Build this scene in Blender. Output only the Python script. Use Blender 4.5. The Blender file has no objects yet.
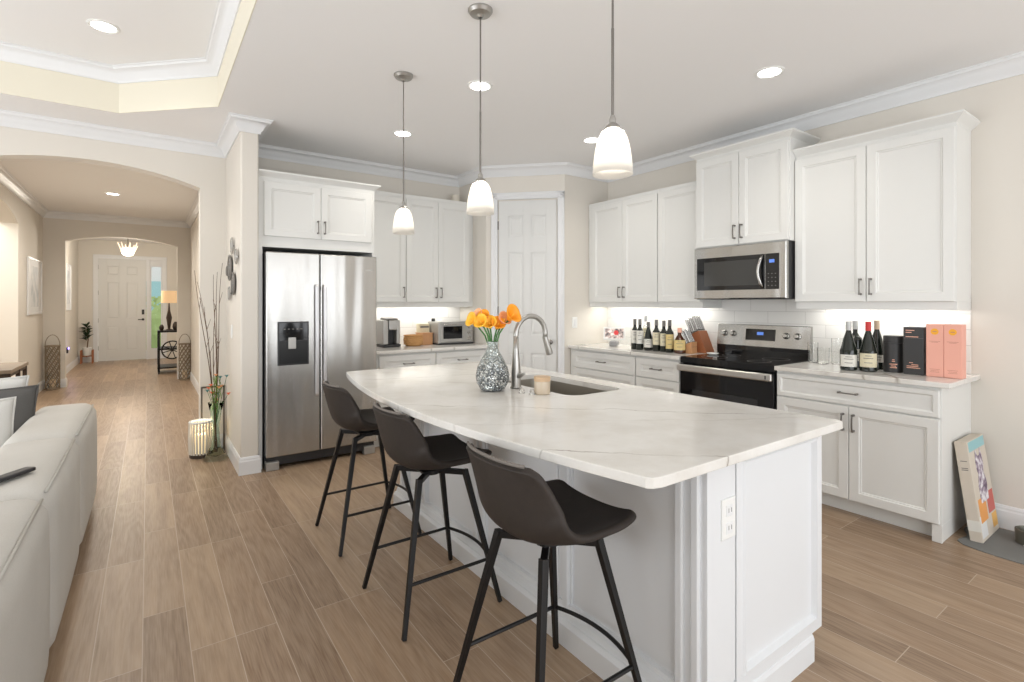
import bpy, bmesh, math, random
from mathutils import Matrix, Vector, noise as mnoise
random.seed(7)
S = bpy.context.scene
col = S.collection
PI = math.pi

# ------------------------------------------------------------------ camera
H = 1.37
cd = bpy.data.cameras.new('camera'); cam = bpy.data.objects.new('camera', cd); col.objects.link(cam)
cam.location = (0, 0, H)
cam.rotation_euler = (PI/2, 0, -math.radians(35.46))
cd.sensor_width = 36; cd.lens = 36*511/1024
cd.shift_y = -(341-303)/1024
cd.clip_start = .02; cd.clip_end = 200
S.camera = cam

# ------------------------------------------------------------------ world, exposure
S.view_settings.view_transform = 'Standard'
try: S.view_settings.look = 'None'
except Exception: pass
S.view_settings.gamma = 1
S.view_settings.use_curve_mapping = False
S.view_settings.exposure = 0.17
W = bpy.data.worlds.new('world'); S.world = W; W.use_nodes = True
bg = W.node_tree.nodes['Background']
bg.inputs[0].default_value = (.95, .97, 1, 1); bg.inputs[1].default_value = 1.1

def area(name, loc, rot, sx, sy, power, color=(1, 1, 1), parent=None, spread=PI):
    l = bpy.data.lights.new(name, 'AREA'); l.shape = 'RECTANGLE'; l.size = sx; l.size_y = sy
    l.energy = power; l.color = color; l.spread = spread
    o = bpy.data.objects.new(name, l); col.objects.link(o); o.location = loc; o.rotation_euler = rot
    if parent: o.parent = parent; o.location = Vector(loc)-parent.location
    return o
# daylight coming in through the openings of the living room, behind and to the left of the camera
area('rear_daylight', (1.0, -2.9, 1.2), (PI/2+.5, 0, 0), 5.6, 2.3, 105, (.93, .965, 1))
area('left_daylight', (-3.5, 2.2, 1.2), (PI/2+.45, 0, -PI/2), 5.0, 2.3, 100, (.93, .965, 1))

# ------------------------------------------------------------------ materials
def P(m): return m.node_tree.nodes['Principled BSDF']
def mat(name, c, rough=.5, metal=0, emit=0, ec=None, spec=.5, trans=0, coat=0, ior=1.45, alpha=1):
    m = bpy.data.materials.new(name); m.use_nodes = True; p = P(m)
    p.inputs['Base Color'].default_value = (*c, 1); p.inputs['Roughness'].default_value = rough
    p.inputs['Metallic'].default_value = metal; p.inputs['Specular IOR Level'].default_value = spec
    p.inputs['Transmission Weight'].default_value = trans; p.inputs['Coat Weight'].default_value = coat
    p.inputs['IOR'].default_value = ior; p.inputs['Alpha'].default_value = alpha
    if emit:
        p.inputs['Emission Color'].default_value = (*(ec or c), 1); p.inputs['Emission Strength'].default_value = emit
    return m
def N(m, t, **kw):
    n = m.node_tree.nodes.new(t)
    for k, v in kw.items():
        if k in ('operation', 'data_type', 'blend_type', 'noise_dimensions', 'wave_type', 'bands_direction', 'feature', 'offset', 'offset_frequency', 'squash', 'use_clamp', 'distance'):
            try: setattr(n, k, v)
            except Exception: pass
    return n
def L(m, a, b): m.node_tree.links.new(a, b)
def math_(m, op, a, b=None, clamp=False):
    n = N(m, 'ShaderNodeMath'); n.operation = op; n.use_clamp = clamp
    for i, v in enumerate((a, b)):
        if v is None: continue
        if isinstance(v, (int, float)): n.inputs[i].default_value = v
        else: L(m, v, n.inputs[i])
    return n.outputs[0]
def mixc(m, fac, a, b, mode='MIX'):
    n = N(m, 'ShaderNodeMixRGB'); n.blend_type = mode
    for i, v in enumerate((fac, a, b)):
        if isinstance(v, (int, float)): n.inputs[i].default_value = v
        elif isinstance(v, tuple): n.inputs[i].default_value = (*v, 1)
        else: L(m, v, n.inputs[i])
    return n.outputs[0]
def ramp(m, fac, stops):
    n = N(m, 'ShaderNodeValToRGB'); e = n.color_ramp.elements
    while len(e) < len(stops): e.new(.5)
    for i, (p, c) in enumerate(stops): e[i].position = p; e[i].color = (*c, 1)
    L(m, fac, n.inputs[0]); return n.outputs[0]
def noise(m, vec, scale, detail=3, rough=.5, dist=0):
    n = N(m, 'ShaderNodeTexNoise'); n.inputs['Scale'].default_value = scale; n.inputs['Detail'].default_value = detail
    n.inputs['Roughness'].default_value = rough; n.inputs['Distortion'].default_value = dist
    if vec is not None: L(m, vec, n.inputs['Vector'])
    return n.outputs['Fac']
def mapping(m, vec, loc=(0, 0, 0), rot=(0, 0, 0), sc=(1, 1, 1)):
    n = N(m, 'ShaderNodeMapping'); n.inputs[1].default_value = loc; n.inputs[2].default_value = rot; n.inputs[3].default_value = sc
    L(m, vec, n.inputs[0]); return n.outputs[0]
def wpos(m): return N(m, 'ShaderNodeNewGeometry').outputs['Position']
def opos(m): return N(m, 'ShaderNodeTexCoord').outputs['Object']
def bump(m, h, strength=.2, dist=.01):
    n = N(m, 'ShaderNodeBump'); n.inputs['Strength'].default_value = strength; n.inputs['Distance'].default_value = dist
    L(m, h, n.inputs['Height']); L(m, n.outputs[0], P(m).inputs['Normal'])
def paint(name, c, rough=.55, sc=60, st=.05):
    m = mat(name, c, rough); bump(m, noise(m, opos(m), sc), st, .002); return m

M = {}
M['wall'] = paint('wall_paint', (.73, .69, .625), .75, 90, .12)
M['cream'] = paint('tray_paint', (.80, .755, .63), .75, 90, .1)
M['ceiling'] = paint('ceiling_paint', (.89, .885, .88), .85, 120, .15)
M['trim'] = mat('trim_white', (.78, .785, .79), .38)
M['cab'] = mat('cabinet_white', (.76, .76, .735), .36)
M['islandw'] = mat('island_white', (.74, .755, .77), .36)
M['doorw'] = mat('door_white', (.72, .72, .70), .42)
M['nickel'] = mat('brushed_nickel', (.24, .225, .21), .35, 1)
M['chrome'] = mat('faucet_steel', (.44, .43, .41), .36, 1)
M['black'] = mat('black_metal', (.012, .011, .011), .42, .3)
M['blackglass'] = mat('black_glass', (.006, .006, .007), .06, 0, spec=.6)
M['dark'] = mat('dark_plastic', (.03, .03, .032), .4)
M['white'] = mat('plain_white', (.82, .82, .80), .4)
M['glass'] = mat('clear_glass', (.985, .99, .985), .02, trans=1, ior=1.45)
M['winglass'] = mat('window_glass', (.95, .98, .98), .01, trans=1, ior=1.02)
M['lamp'] = mat('lamp_diffuser', (1, 1, 1), .5, emit=9, ec=(1, .97, .92))
M['sconce'] = mat('strip_diffuser', (1, 1, 1), .5, emit=2, ec=(1, .97, .92))

m = mat('stainless_steel', (.50, .49, .47), .24, 1); M['steel'] = m; P(m).inputs['Anisotropic'].default_value = .85
tg = N(m, 'ShaderNodeTangent'); tg.direction_type = 'RADIAL'; tg.axis = 'Z'; L(m, tg.outputs[0], P(m).inputs['Tangent']); P(m).inputs['Anisotropic Rotation'].default_value = .25
v = mapping(m, opos(m), sc=(1, 1, .06)); g = noise(m, v, 260, 2)
L(m, math_(m, 'ADD', math_(m, 'MULTIPLY', g, .16), .16), P(m).inputs['Roughness'])
w = noise(m, mapping(m, opos(m), sc=(3.2, 3.2, .35)), 1.6, 1)     # panel of the door is very slightly wavy
bump(m, w, .25, .05)

def planks():
    m = mat('wood_plank_tile', (.4, .3, .2), .36); p = P(m)
    pos = wpos(m)
    v = mapping(m, pos, rot=(0, 0, PI/2), loc=(0.37, PHX, 0))
    b = N(m, 'ShaderNodeTexBrick'); L(m, v, b.inputs['Vector'])
    b.offset = .37; b.offset_frequency = 3; b.squash = 1
    b.inputs['Scale'].default_value = 1; b.inputs['Mortar Size'].default_value = .0017
    b.inputs['Mortar Smooth'].default_value = .1; b.inputs['Bias'].default_value = 0
    b.inputs['Brick Width'].default_value = 1.0; b.inputs['Row Height'].default_value = .156
    b.inputs['Color1'].default_value = (0, 0, 0, 1); b.inputs['Color2'].default_value = (1, 1, 1, 1); b.inputs['Mortar'].default_value = (.5, .5, .5, 1)
    rnd = b.outputs['Color']
    # per-plank offset of the grain
    add = N(m, 'ShaderNodeVectorMath'); add.operation = 'MULTIPLY_ADD'
    L(m, rnd, add.inputs[0]); add.inputs[1].default_value = (7.3, 3.1, 5.7); L(m, pos, add.inputs[2])
    gv = mapping(m, add.outputs[0], sc=(11, .8, 1))
    g1 = noise(m, gv, 1.6, 5, .6, .5)
    cg = noise(m, mapping(m, add.outputs[0], sc=(4.2, .42, 1)), 1.25, 2, .45, .15)
    ring_ = math_(m, 'SINE', math_(m, 'MULTIPLY', math_(m, 'ADD', cg, math_(m, 'MULTIPLY', g1, .06)), 95))
    ring_ = math_(m, 'ADD', math_(m, 'MULTIPLY', ring_, .5), .5)
    base = ramp(m, rnd, [(0, (.20, .124, .070)), (.35, (.29, .186, .110)), (.7, (.36, .240, .146)), (1, (.45, .32, .205))])
    c = mixc(m, math_(m, 'SUBTRACT', math_(m, 'MULTIPLY', g1, 1.7), .45, clamp=True), base, (.20, .13, .08))
    c = mixc(m, math_(m, 'MULTIPLY', ring_, .26), c, (.46, .34, .23))
    fine = noise(m, mapping(m, add.outputs[0], sc=(60, 2.5, 1)), 3, 2)
    c = mixc(m, math_(m, 'MULTIPLY', math_(m, 'SUBTRACT', math_(m, 'MULTIPLY', fine, 2.2), .7, clamp=True), .45), c, (.50, .38, .28))
    c = mixc(m, b.outputs['Fac'], c, (.50, .40, .31))
    L(m, c, p.inputs['Base Color'])
    L(m, math_(m, 'ADD', math_(m, 'MULTIPLY', g1, .15), .30), p.inputs['Roughness'])
    bump(m, math_(m, 'SUBTRACT', math_(m, 'MULTIPLY', g1, .25), b.outputs['Fac']), .25, .003)
    return m
PHX = 0.018
M['floor'] = planks()

def quartz(name, lines, seed):
    m = mat(name, (.8, .78, .74), .13, spec=.5); p = P(m)
    pos = wpos(m)
    sp = N(m, 'ShaderNodeSeparateXYZ'); L(m, pos, sp.inputs[0]); X, Y = sp.outputs[0], sp.outputs[1]
    n1 = noise(m, mapping(m, pos, loc=(seed, 0, 0)), 2.2, 5, .55)
    n2 = noise(m, mapping(m, pos, loc=(seed+9, 3, 0)), 9, 4, .6)
    warp = math_(m, 'ADD', math_(m, 'MULTIPLY', math_(m, 'SUBTRACT', n1, .5), .15), math_(m, 'MULTIPLY', math_(m, 'SUBTRACT', n2, .5), .05))
    clouds = ramp(m, noise(m, mapping(m, pos, loc=(seed, 2, 0)), 3.5, 6, .62), [(.3, (.66, .63, .58)), (.55, (.78, .765, .73)), (.8, (.83, .82, .795))])
    c = clouds
    for (a, b_, k, wd, st) in lines:
        d = math_(m, 'ADD', math_(m, 'ADD', math_(m, 'MULTIPLY', X, a), math_(m, 'MULTIPLY', Y, b_)), warp)
        d = math_(m, 'ABSOLUTE', math_(m, 'SUBTRACT', d, k))
        f = math_(m, 'SUBTRACT', 1, math_(m, 'DIVIDE', d, wd), clamp=True)
        f = math_(m, 'MULTIPLY', math_(m, 'MULTIPLY', f, st), ramp(m, noise(m, mapping(m, pos, loc=(k*7, 1, 0)), 5, 2), [(.35, (.25, .25, .25)), (.6, (1, 1, 1))]))
        c = mixc(m, f, c, (.20, .165, .12))
    fine = noise(m, pos, 240, 2)
    c = mixc(m, math_(m, 'MULTIPLY', fine, .12), c, (.55, .52, .48))
    L(m, c, p.inputs['Base Color']); return m
M['quartz'] = quartz('island_quartz', [(.70, .714, 1.562, .0055, .9), (.67, .742, 2.19, .0055, .9), (.10, .995, 2.02, .0045, .4), (.288, .958, 3.12, .005, .7), (.95, .3, 2.55, .012, .2), (.75, .66, 2.75, .012, .25), (.5, .86, 1.9, .010, .2)], 3)
M['quartz2'] = quartz('perimeter_quartz', [(.3, .95, 2.35, .012, .9), (.5, -.8, .9, .012, .8), (.4, .9, 4.35, .012, .8), (.9, .4, 3.9, .012, .6), (.9, .2, 3.2, .012, .6), (.7, .7, 5.3, .012, .6)], 11)

def tiles(name, swap):
    m = mat(name, (.80, .79, .76), .14); p = P(m)
    sp = N(m, 'ShaderNodeSeparateXYZ'); L(m, wpos(m), sp.inputs[0])
    cb = N(m, 'ShaderNodeCombineXYZ'); L(m, sp.outputs[1 if swap else 0], cb.inputs[0]); L(m, sp.outputs[2], cb.inputs[1])
    b = N(m, 'ShaderNodeTexBrick'); L(m, cb.outputs[0], b.inputs['Vector']); b.offset = .5
    b.inputs['Scale'].default_value = 1; b.inputs['Brick Width'].default_value = .30; b.inputs['Row Height'].default_value = .10
    b.inputs['Mortar Size'].default_value = .0018; b.inputs['Mortar Smooth'].default_value = .3
    b.inputs['Color1'].default_value = (.78, .77, .74, 1); b.inputs['Color2'].default_value = (.82, .81, .78, 1); b.inputs['Mortar'].default_value = (.56, .55, .52, 1)
    L(m, b.outputs['Color'], p.inputs['Base Color'])
    bump(m, math_(m, 'SUBTRACT', math_(m, 'MULTIPLY', noise(m, wpos(m), 14, 2), .3), b.outputs['Fac']), .35, .003)
    return m
M['tile_r'] = tiles('subway_tile_right', True); M['tile_b'] = tiles('subway_tile_back', False)

def fabric(name, c1, c2, sc=350, st=.25, rough=.9, blot=4):
    m = mat(name, c1, rough, spec=.2); f = noise(m, opos(m), sc, 2); b = noise(m, opos(m), blot, 3)
    L(m, mixc(m, math_(m, 'ADD', math_(m, 'MULTIPLY', f, .5), math_(m, 'MULTIPLY', b, .5)), c1, c2), P(m).inputs['Base Color'])
    bump(m, f, st, .002); return m
M['sofa'] = fabric('sofa_linen', (.50, .48, .44), (.66, .64, .60), 260)
M['piping'] = fabric('sofa_piping', (.44, .42, .38), (.52, .50, .46), 260)
M['pillow_w'] = fabric('white_pillow_cloth', (.60, .59, .56), (.72, .71, .68), 200)
M['pillow_g'] = fabric('grey_pillow_cloth', (.085, .082, .078), (.15, .145, .14), 260)
M['leather'] = fabric('stool_suede', (.020, .0155, .013), (.047, .037, .031), 40, .12, .62, 9)
P(M['leather']).inputs['Specular IOR Level'].default_value = .4
M['mat'] = fabric('mat_rubber', (.16, .16, .155), (.24, .24, .23), 180)
def wood(name, c1, c2, sc=(2, 2, 30), rough=.5):
    m = mat(name, c1, rough); g = noise(m, mapping(m, opos(m), sc=sc), 3, 5, .6, 1)
    L(m, mixc(m, g, c1, c2), P(m).inputs['Base Color']); bump(m, g, .1, .002); return m
M['wood_red'] = wood('cherry_wood', (.28, .09, .035), (.42, .16, .07), (30, 30, 3), .35)
M['wood_tan'] = wood('tan_wood', (.50, .25, .11), (.62, .34, .17), (30, 30, 3), .4)
M['wood_grey'] = wood('weathered_wood', (.20, .15, .11), (.36, .29, .22), (3, 20, 20))
M['wood_dark'] = wood('dark_stained_wood', (.035, .022, .015), (.07, .045, .03), (20, 20, 3))
M['wicker'] = fabric('wicker_strip', (.22, .17, .12), (.38, .31, .23), 60, .4)
M['rattan'] = fabric('rattan_weave', (.42, .20, .07), (.66, .40, .18), 90, .6)
M['leaf'] = fabric('leaf_green', (.035, .09, .03), (.07, .17, .05), 30, .1, .5)
M['leafdark'] = fabric('dark_leaf', (.012, .028, .012), (.03, .06, .025), 30, .1, .5)
M['stem'] = mat('calla_stem', (.06, .19, .045), .4)
M['branch'] = fabric('dried_branch', (.09, .05, .03), (.19, .115, .07), 60, .3)
M['orange'] = mat('calla_orange', (.95, .38, .02), .45); M['yellow'] = mat('calla_yellow', (.98, .55, .05), .45); M['peach'] = mat('calla_peach', (.92, .45, .22), .45)
M['pink'] = mat('pink_card', (.83, .42, .33), .55); M['card'] = mat('black_card', (.035, .034, .034), .45)
M['copper'] = mat('copper_foil', (.65, .34, .24), .35, .6); M['logo'] = mat('orange_print', (.88, .42, .03), .5)
M['bottle'] = mat('bottle_glass', (.010, .014, .010), .07, spec=.7); M['paper'] = mat('label_paper', (.74, .72, .66), .6)
M['creamlab'] = mat('cream_label', (.70, .64, .46), .6); M['yellowlab'] = mat('yellow_label', (.70, .55, .24), .6)
M['print'] = mat('label_print', (.16, .15, .14), .6)
M['red'] = mat('red_capsule', (.55, .03, .03), .4); M['gold'] = mat('gold_foil', (.55, .42, .30), .45, .3); M['silverfoil'] = mat('silver_foil', (.45, .45, .44), .4, .5)
M['amber'] = mat('amber_glass', (.07, .02, .006), .08, spec=.7)
M['wax'] = mat('candle_wax', (.78, .64, .46), .4)
M['knife'] = mat('knife_handle', (.60, .60, .59), .25, .9)
M['grey'] = mat('grey_plastic', (.19, .18, .165), .4)
M['silver'] = mat('silver_plastic', (.42, .41, .39), .35, .5)
M['screen'] = mat('display_blue', (.05, .12, .5), .3, emit=.45, ec=(.2, .4, 1))

# ------------------------------------------------------------------ mesh builder
def frame(o, n):                      # local x = right (seen from the front), y = up, z = out of the face
    n = Vector((n[0], n[1], 0)).normalized(); v = Vector((0, 0, 1)); u = v.cross(n)
    m = Matrix(((u.x, v.x, n.x, o[0]), (u.y, v.y, n.y, o[1]), (u.z, v.z, n.z, o[2]), (0, 0, 0, 1)))
    return m
class MB:
    def __init__(s, F=None): s.b = bmesh.new(); s.F = F or Matrix()
    def _v(s, p): return s.b.verts.new(s.F @ Vector(p))
    def face(s, vs):
        try: return s.b.faces.new(vs)
        except ValueError: return None
    def box(s, a, c):
        x0, y0, z0 = [min(a[i], c[i]) for i in range(3)]; x1, y1, z1 = [max(a[i], c[i]) for i in range(3)]
        v = [s._v(p) for p in ((x0, y0, z0), (x1, y0, z0), (x1, y1, z0), (x0, y1, z0), (x0, y0, z1), (x1, y0, z1), (x1, y1, z1), (x0, y1, z1))]
        for f in ((3, 2, 1, 0), (4, 5, 6, 7), (0, 1, 5, 4), (1, 2, 6, 5), (2, 3, 7, 6), (3, 0, 4, 7)): s.face([v[i] for i in f])
        return s
    def ringed(s, w, h, rings, o=(0, 0, 0)):   # nested rectangles (inset, height); closes back and centre
        R = []
        for ins, d in rings:
            R.append([s._v((o[0]+x, o[1]+y, o[2]+d)) for x, y in ((ins, ins), (w-ins, ins), (w-ins, h-ins), (ins, h-ins))])
        s.face(R[0][::-1])
        for a, b in zip(R, R[1:]):
            for i in range(4): s.face([a[i], a[(i+1) % 4], b[(i+1) % 4], b[i]])
        s.face(R[-1]); return s
    def prism(s, poly, a, c, axis=2):  # poly in the two other axes (cyclic), from a to c along axis
        def pt(p, k):
            q = [0, 0, 0]; q[axis] = k; q[(axis+1) % 3] = p[0]; q[(axis+2) % 3] = p[1]; return q
        A = [s._v(pt(p, a)) for p in poly]; B = [s._v(pt(p, c)) for p in poly]; n = len(poly)
        s.face(A[::-1]); s.face(B)
        for i in range(n): s.face([A[i], A[(i+1) % n], B[(i+1) % n], B[i]])
        return s
    def lathe(s, prof, c=(0, 0, 0), seg=24, ax=2, cap=True, a0=0, a1=2*PI):
        full = abs(a1-a0-2*PI) < 1e-6; R = []
        for r, h in prof:
            ring = []
            for i in range(seg if full else seg+1):
                t = a0+(a1-a0)*i/seg; p = [0, 0, 0]
                p[(ax+1) % 3] = r*math.cos(t); p[(ax+2) % 3] = r*math.sin(t); p[ax] = h
                ring.append(s._v([p[k]+c[k] for k in range(3)]))
            R.append(ring)
        for A, B in zip(R, R[1:]):
            for i in range(len(A) if full else len(A)-1):
                j = (i+1) % len(A); s.face([A[i], A[j], B[j], B[i]])
        if cap and full: s.face(R[0][::-1]); s.face(R[-1])
        return s
    def tube(s, pts, r, seg=8, sq=False):
        pts = [Vector(p) for p in pts]; rr = r if isinstance(r, (list, tuple)) else [r]*len(pts)
        R = []; up = None; a0 = PI/4 if sq else 0
        if sq: seg = 4
        for i, p in enumerate(pts):
            d = (pts[min(i+1, len(pts)-1)]-pts[max(i-1, 0)]).normalized()
            if up is None:
                up = Vector((0, 0, 1)) if abs(d.z) < .9 else Vector((1, 0, 0))
            a = d.cross(up).normalized(); b = a.cross(d).normalized(); up = b
            R.append([s._v(p+(a*math.cos(a0+2*PI*k/seg)+b*math.sin(a0+2*PI*k/seg))*rr[i]) for k in range(seg)])
        for A, B in zip(R, R[1:]):
            for i in range(seg): s.face([A[i], A[(i+1) % seg], B[(i+1) % seg], B[i]])
        s.face(R[0][::-1]); s.face(R[-1]); return s
    def sweep(s, path, prof, closed=False):   # prof: (offset to the left, z) closed polygon
        P_ = [Vector(p) for p in path]; n = len(P_); R = []
        for i in range(n):
            ds = []
            if closed or i > 0: ds.append((P_[i]-P_[i-1]).normalized())
            if closed or i < n-1: ds.append((P_[(i+1) % n]-P_[i]).normalized())
            ns = [Vector((-d.y, d.x)) for d in ds]
            o = ns[0] if len(ns) == 1 else (ns[0]+ns[1])/(1+ns[0].dot(ns[1]))
            R.append([s._v((P_[i].x+o.x*d, P_[i].y+o.y*d, z)) for d, z in prof])
        k = len(prof); pairs = list(zip(R, R[1:]))+([(R[-1], R[0])] if closed else [])
        for A, B in pairs:
            for j in range(k): s.face([A[j], B[j], B[(j+1) % k], A[(j+1) % k]])
        if not closed: s.face(R[0]); s.face(R[-1][::-1])
        return s
    def soft(s, c, sz, r=.06, puff=.02, cuts=9):   # soft rounded block
        b2 = bmesh.new(); bmesh.ops.create_cube(b2, size=2); bmesh.ops.subdivide_edges(b2, edges=b2.edges[:], cuts=cuts, use_grid_fill=True)
        mp = {}
        h = Vector(sz)/2
        for v in b2.verts:
            q = v.co.copy(); p = Vector((q.x*h.x, q.y*h.y, q.z*h.z))
            inn = Vector([max(-(h[i]-r), min(h[i]-r, p[i])) for i in range(3)])
            d = p-inn
            if d.length > 1e-6:
                k = max(abs(d.x), abs(d.y), abs(d.z)); p = inn+d.normalized()*k
            for i in range(3):
                if abs(q[i]) > .999:
                    a, bb = q[(i+1) % 3], q[(i+2) % 3]; p[i] += math.copysign(puff*(1-a*a)*(1-bb*bb), q[i])
            mp[v.index] = s._v(p+Vector(c))
        for f in b2.faces: s.face([mp[v.index] for v in f.verts])
        b2.free(); return s
    def grid(s, fn, nu, nv, closeu=False):
        V = [[s._v(fn(i/(nu if closeu else nu), j/nv)) for j in range(nv+1)] for i in range(nu+(0 if closeu else 1))]
        k = len(V)
        for i in range(k if closeu else k-1):
            for j in range(nv): s.face([V[i][j], V[(i+1) % k][j], V[(i+1) % k][j+1], V[i][j+1]])
        return s
    def build(s, name, m, parent=None, smooth=False, bevel=0, solid=0, sub=0, kind=None, label=None, seg=2):
        bmesh.ops.remove_doubles(s.b, verts=s.b.verts, dist=1e-6)
        bmesh.ops.recalc_face_normals(s.b, faces=s.b.faces)
        if parent is not None:
            off = wloc(parent)
            for v in s.b.verts: v.co -= off
        me = bpy.data.meshes.new(name); s.b.to_mesh(me); s.b.free()
        me.materials.append(M[m] if isinstance(m, str) else m)
        if smooth:
            for p in me.polygons: p.use_smooth = True
        o = bpy.data.objects.new(name, me); col.objects.link(o)
        if parent is not None: o.parent = parent
        if solid: d = o.modifiers.new('solid', 'SOLIDIFY'); d.thickness = solid; d.offset = 0
        if bevel:
            d = o.modifiers.new('bevel', 'BEVEL'); d.width = bevel; d.segments = seg; d.limit_method = 'ANGLE'; d.angle_limit = math.radians(40)
            d.harden_normals = False
        if sub: d = o.modifiers.new('sub', 'SUBSURF'); d.levels = sub; d.render_levels = sub
        if smooth == 'auto':
            me.set_sharp_from_angle(angle=math.radians(35))
        if kind: o['kind'] = kind
        if label: o['label'] = label
        return o
def wloc(o):
    v = Vector((0, 0, 0))
    while o is not None: v += o.location; o = o.parent
    return v
def thing(name, label, cat, loc=(0, 0, 0), group=None):
    o = bpy.data.objects.new(name, None); col.objects.link(o); o.location = loc; o.empty_display_size = .1
    o['label'] = label; o['category'] = cat
    if group: o['group'] = group
    return o
def tag(o, label, cat, group=None, kind=None):
    o['label'] = label; o['category'] = cat
    if group: o['group'] = group
    if kind: o['kind'] = kind
    return o
def copy_tree(o, parent=None):
    c = o.copy(); col.objects.link(c)
    if parent is not None: c.parent = parent
    for ch in [x for x in o.children]: copy_tree(ch, c)
    return c
def struct(b, name, m, **kw): return b.build(name, m, kind='structure', **kw)
def pull(parent, F, x, y, vertical=True, l=.10, name='handle'):     # bar pull with two posts
    b = MB(F)
    d = (0, 1) if vertical else (1, 0)
    a, c = (x-d[0]*l/2, y-d[1]*l/2), (x+d[0]*l/2, y+d[1]*l/2)
    e = .006
    b.tube([(a[0], a[1], .03), (a[0]*.75+c[0]*.25, a[1]*.75+c[1]*.25, .034), (x, y, .035), (a[0]*.25+c[0]*.75, a[1]*.25+c[1]*.75, .034), (c[0], c[1], .03)], .0058, sq=True)
    for p in (a, c): b.box((p[0]-e, p[1]-e, -.001), (p[0]+e, p[1]+e, .033))
    return b.build(name, 'nickel', parent, bevel=.0015)
SH = [(0, 0), (0, .017), (.003, .02), (.055, .02), (.060, .014), (.066, .014), (.070, .009)]
def front(parent, F, x0, y0, w, h, name='door', m='cab'):
    return MB(F).ringed(w, h, SH if min(w, h) > .16 else [(0, 0), (0, .017), (.003, .02), (.026, .02), (.031, .014), (.036, .010)], (x0, y0, 0)).build(name, m, parent, smooth=False)
def panel_door(F, w, h, parent, m='doorw', name='door_leaf', t=.035):
    b = MB(F); st = w*.17; mid = w*.13; cw = (w-2*st-mid)/2
    rows = [(.10, .335), (.415, .775), (.84, .935)]
    b.box((0, 0, 0), (w, h, t-.009))
    xs = [(st, st+cw), (st+cw+mid, w-st)]
    b.box((0, 0, t-.009), (st, h, t)); b.box((w-st, 0, t-.009), (w, h, t)); b.box((st+cw, 0, t-.009), (st+cw+mid, h, t))
    prev = 0
    for a, c in rows+[(1, 1)]:
        for x0, x1 in xs: b.box((x0, prev*h, t-.009), (x1, a*h, t))
        prev = c
    o = b.build(name, m, parent, bevel=.003)
    for a, c in rows:
        for x0, x1 in xs:
            MB(F).ringed(x1-x0-.03, (c-a)*h-.03, [(0, 0), (.0, .001), (.022, .007)], (x0+.015, a*h+.015, t-.0095)).build('panel', m, o)
    return o

C = 2.84; XR = 4.25; YB = 5.28
# ------------------------------------------------------------------ shell
b = MB(); b.box((-3.6, -3, -.06), (4.4, 5.65, 0)); b.box((-3.0, 5.65, -.06), (4.4, 15.6, 0)); struct(b, 'floor', 'floor')
struct(MB().box((XR, -3, 0), (XR+.12, 4.2, C)), 'wall_right', 'wall')
b = MB(); b.prism([(3.6, 4.09), (XR, 4.09), (XR, 4.2), (3.65, 4.2), (3.12, 4.75), (3.12, YB), (3.0, YB), (3.0, 4.70)], 0, C); struct(b, 'wall_pantry', 'wall')
struct(MB().box((.73, YB, 0), (3.12, YB+.12, C)), 'wall_back', 'wall')
struct(MB().prism([(.60, 4.56), (.73, 4.56), (.73, 5.62), (.60, 5.62)], 0, C), 'wall_column', 'wall', bevel=.012)
def archwall(name, y0, y1, xa, xb, x0, x1, spring, rise, top=C, m='wall'):
    pts = [(xa, 0), (x0, 0), (x0, spring)]
    hw = (x1-x0)/2; R = (hw*hw+rise*rise)/(2*rise); cx = (x0+x1)/2; a = math.asin(hw/R)
    for i in range(1, 24):
        t = -a+2*a*i/24; pts.append((cx+R*math.sin(t), spring+rise-R+R*math.cos(t)))
    pts += [(x1, spring), (x1, 0), (xb, 0), (xb, top), (xa, top)]
    b = MB()
    # built as columns so that the concave outline fills cleanly
    def strip(p, q): b.prism([(p[0], p[1]), (q[0], q[1]), (q[0], top), (p[0], top)], 0, 1) if False else None
    arc = pts[2:-4]
    A = [b._v((x, y0, z)) for x, z in arc]; B = [b._v((x, y1, z)) for x, z in arc]
    At = [b._v((x, y0, top)) for x, z in arc]; Bt = [b._v((x, y1, top)) for x, z in arc]
    for i in range(len(arc)-1):
        b.face([A[i], A[i+1], At[i+1], At[i]]); b.face([B[i], B[i+1], Bt[i+1], Bt[i]])
        b.face([A[i], A[i+1], B[i+1], B[i]]); b.face([At[i], At[i+1], Bt[i+1], Bt[i]])
    b.box((xa, y0, 0), (x0, y1, top)); b.box((x1, y0, 0), (xb, y1, top))
    return struct(b, name, m)
archwall('wall_arch', 5.5, 5.65, -3.6, .60, -1.21, .39, 2.43, .135)
struct(MB().box((.63, 5.65, 0), (.75, 11.0, C)), 'wall_hall_right', 'wall')
# left wall of the hall with its arched side opening
b = MB(); b.F = Matrix(((0, 1, 0, 0), (1, 0, 0, 0), (0, 0, 1, 0), (0, 0, 0, 1)))
def archY(bx, x0, x1, ya, yb, y0, y1, spring, rise, top=C):
    hw = (y1-y0)/2; R = (hw*hw+rise*rise)/(2*rise); cy = (y0+y1)/2; a = math.asin(hw/R)
    arc = [(cy+R*math.sin(-a+2*a*i/16), spring+rise-R+R*math.cos(-a+2*a*i/16)) for i in range(17)]
    A = [bx._v((x0, y, z)) for y, z in arc]; B = [bx._v((x1, y, z)) for y, z in arc]
    At = [bx._v((x0, y, top)) for y, z in arc]; Bt = [bx._v((x1, y, top)) for y, z in arc]
    for i in range(16):
        bx.face([A[i], A[i+1], At[i+1], At[i]]); bx.face([B[i], B[i+1], Bt[i+1], Bt[i]])
        bx.face([A[i], A[i+1], B[i+1], B[i]]); bx.face([At[i], At[i+1], Bt[i+1], Bt[i]])
    bx.box((x0, ya, 0), (x1, y0, top)); bx.box((x0, y1, 0), (x1, yb, top))
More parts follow.
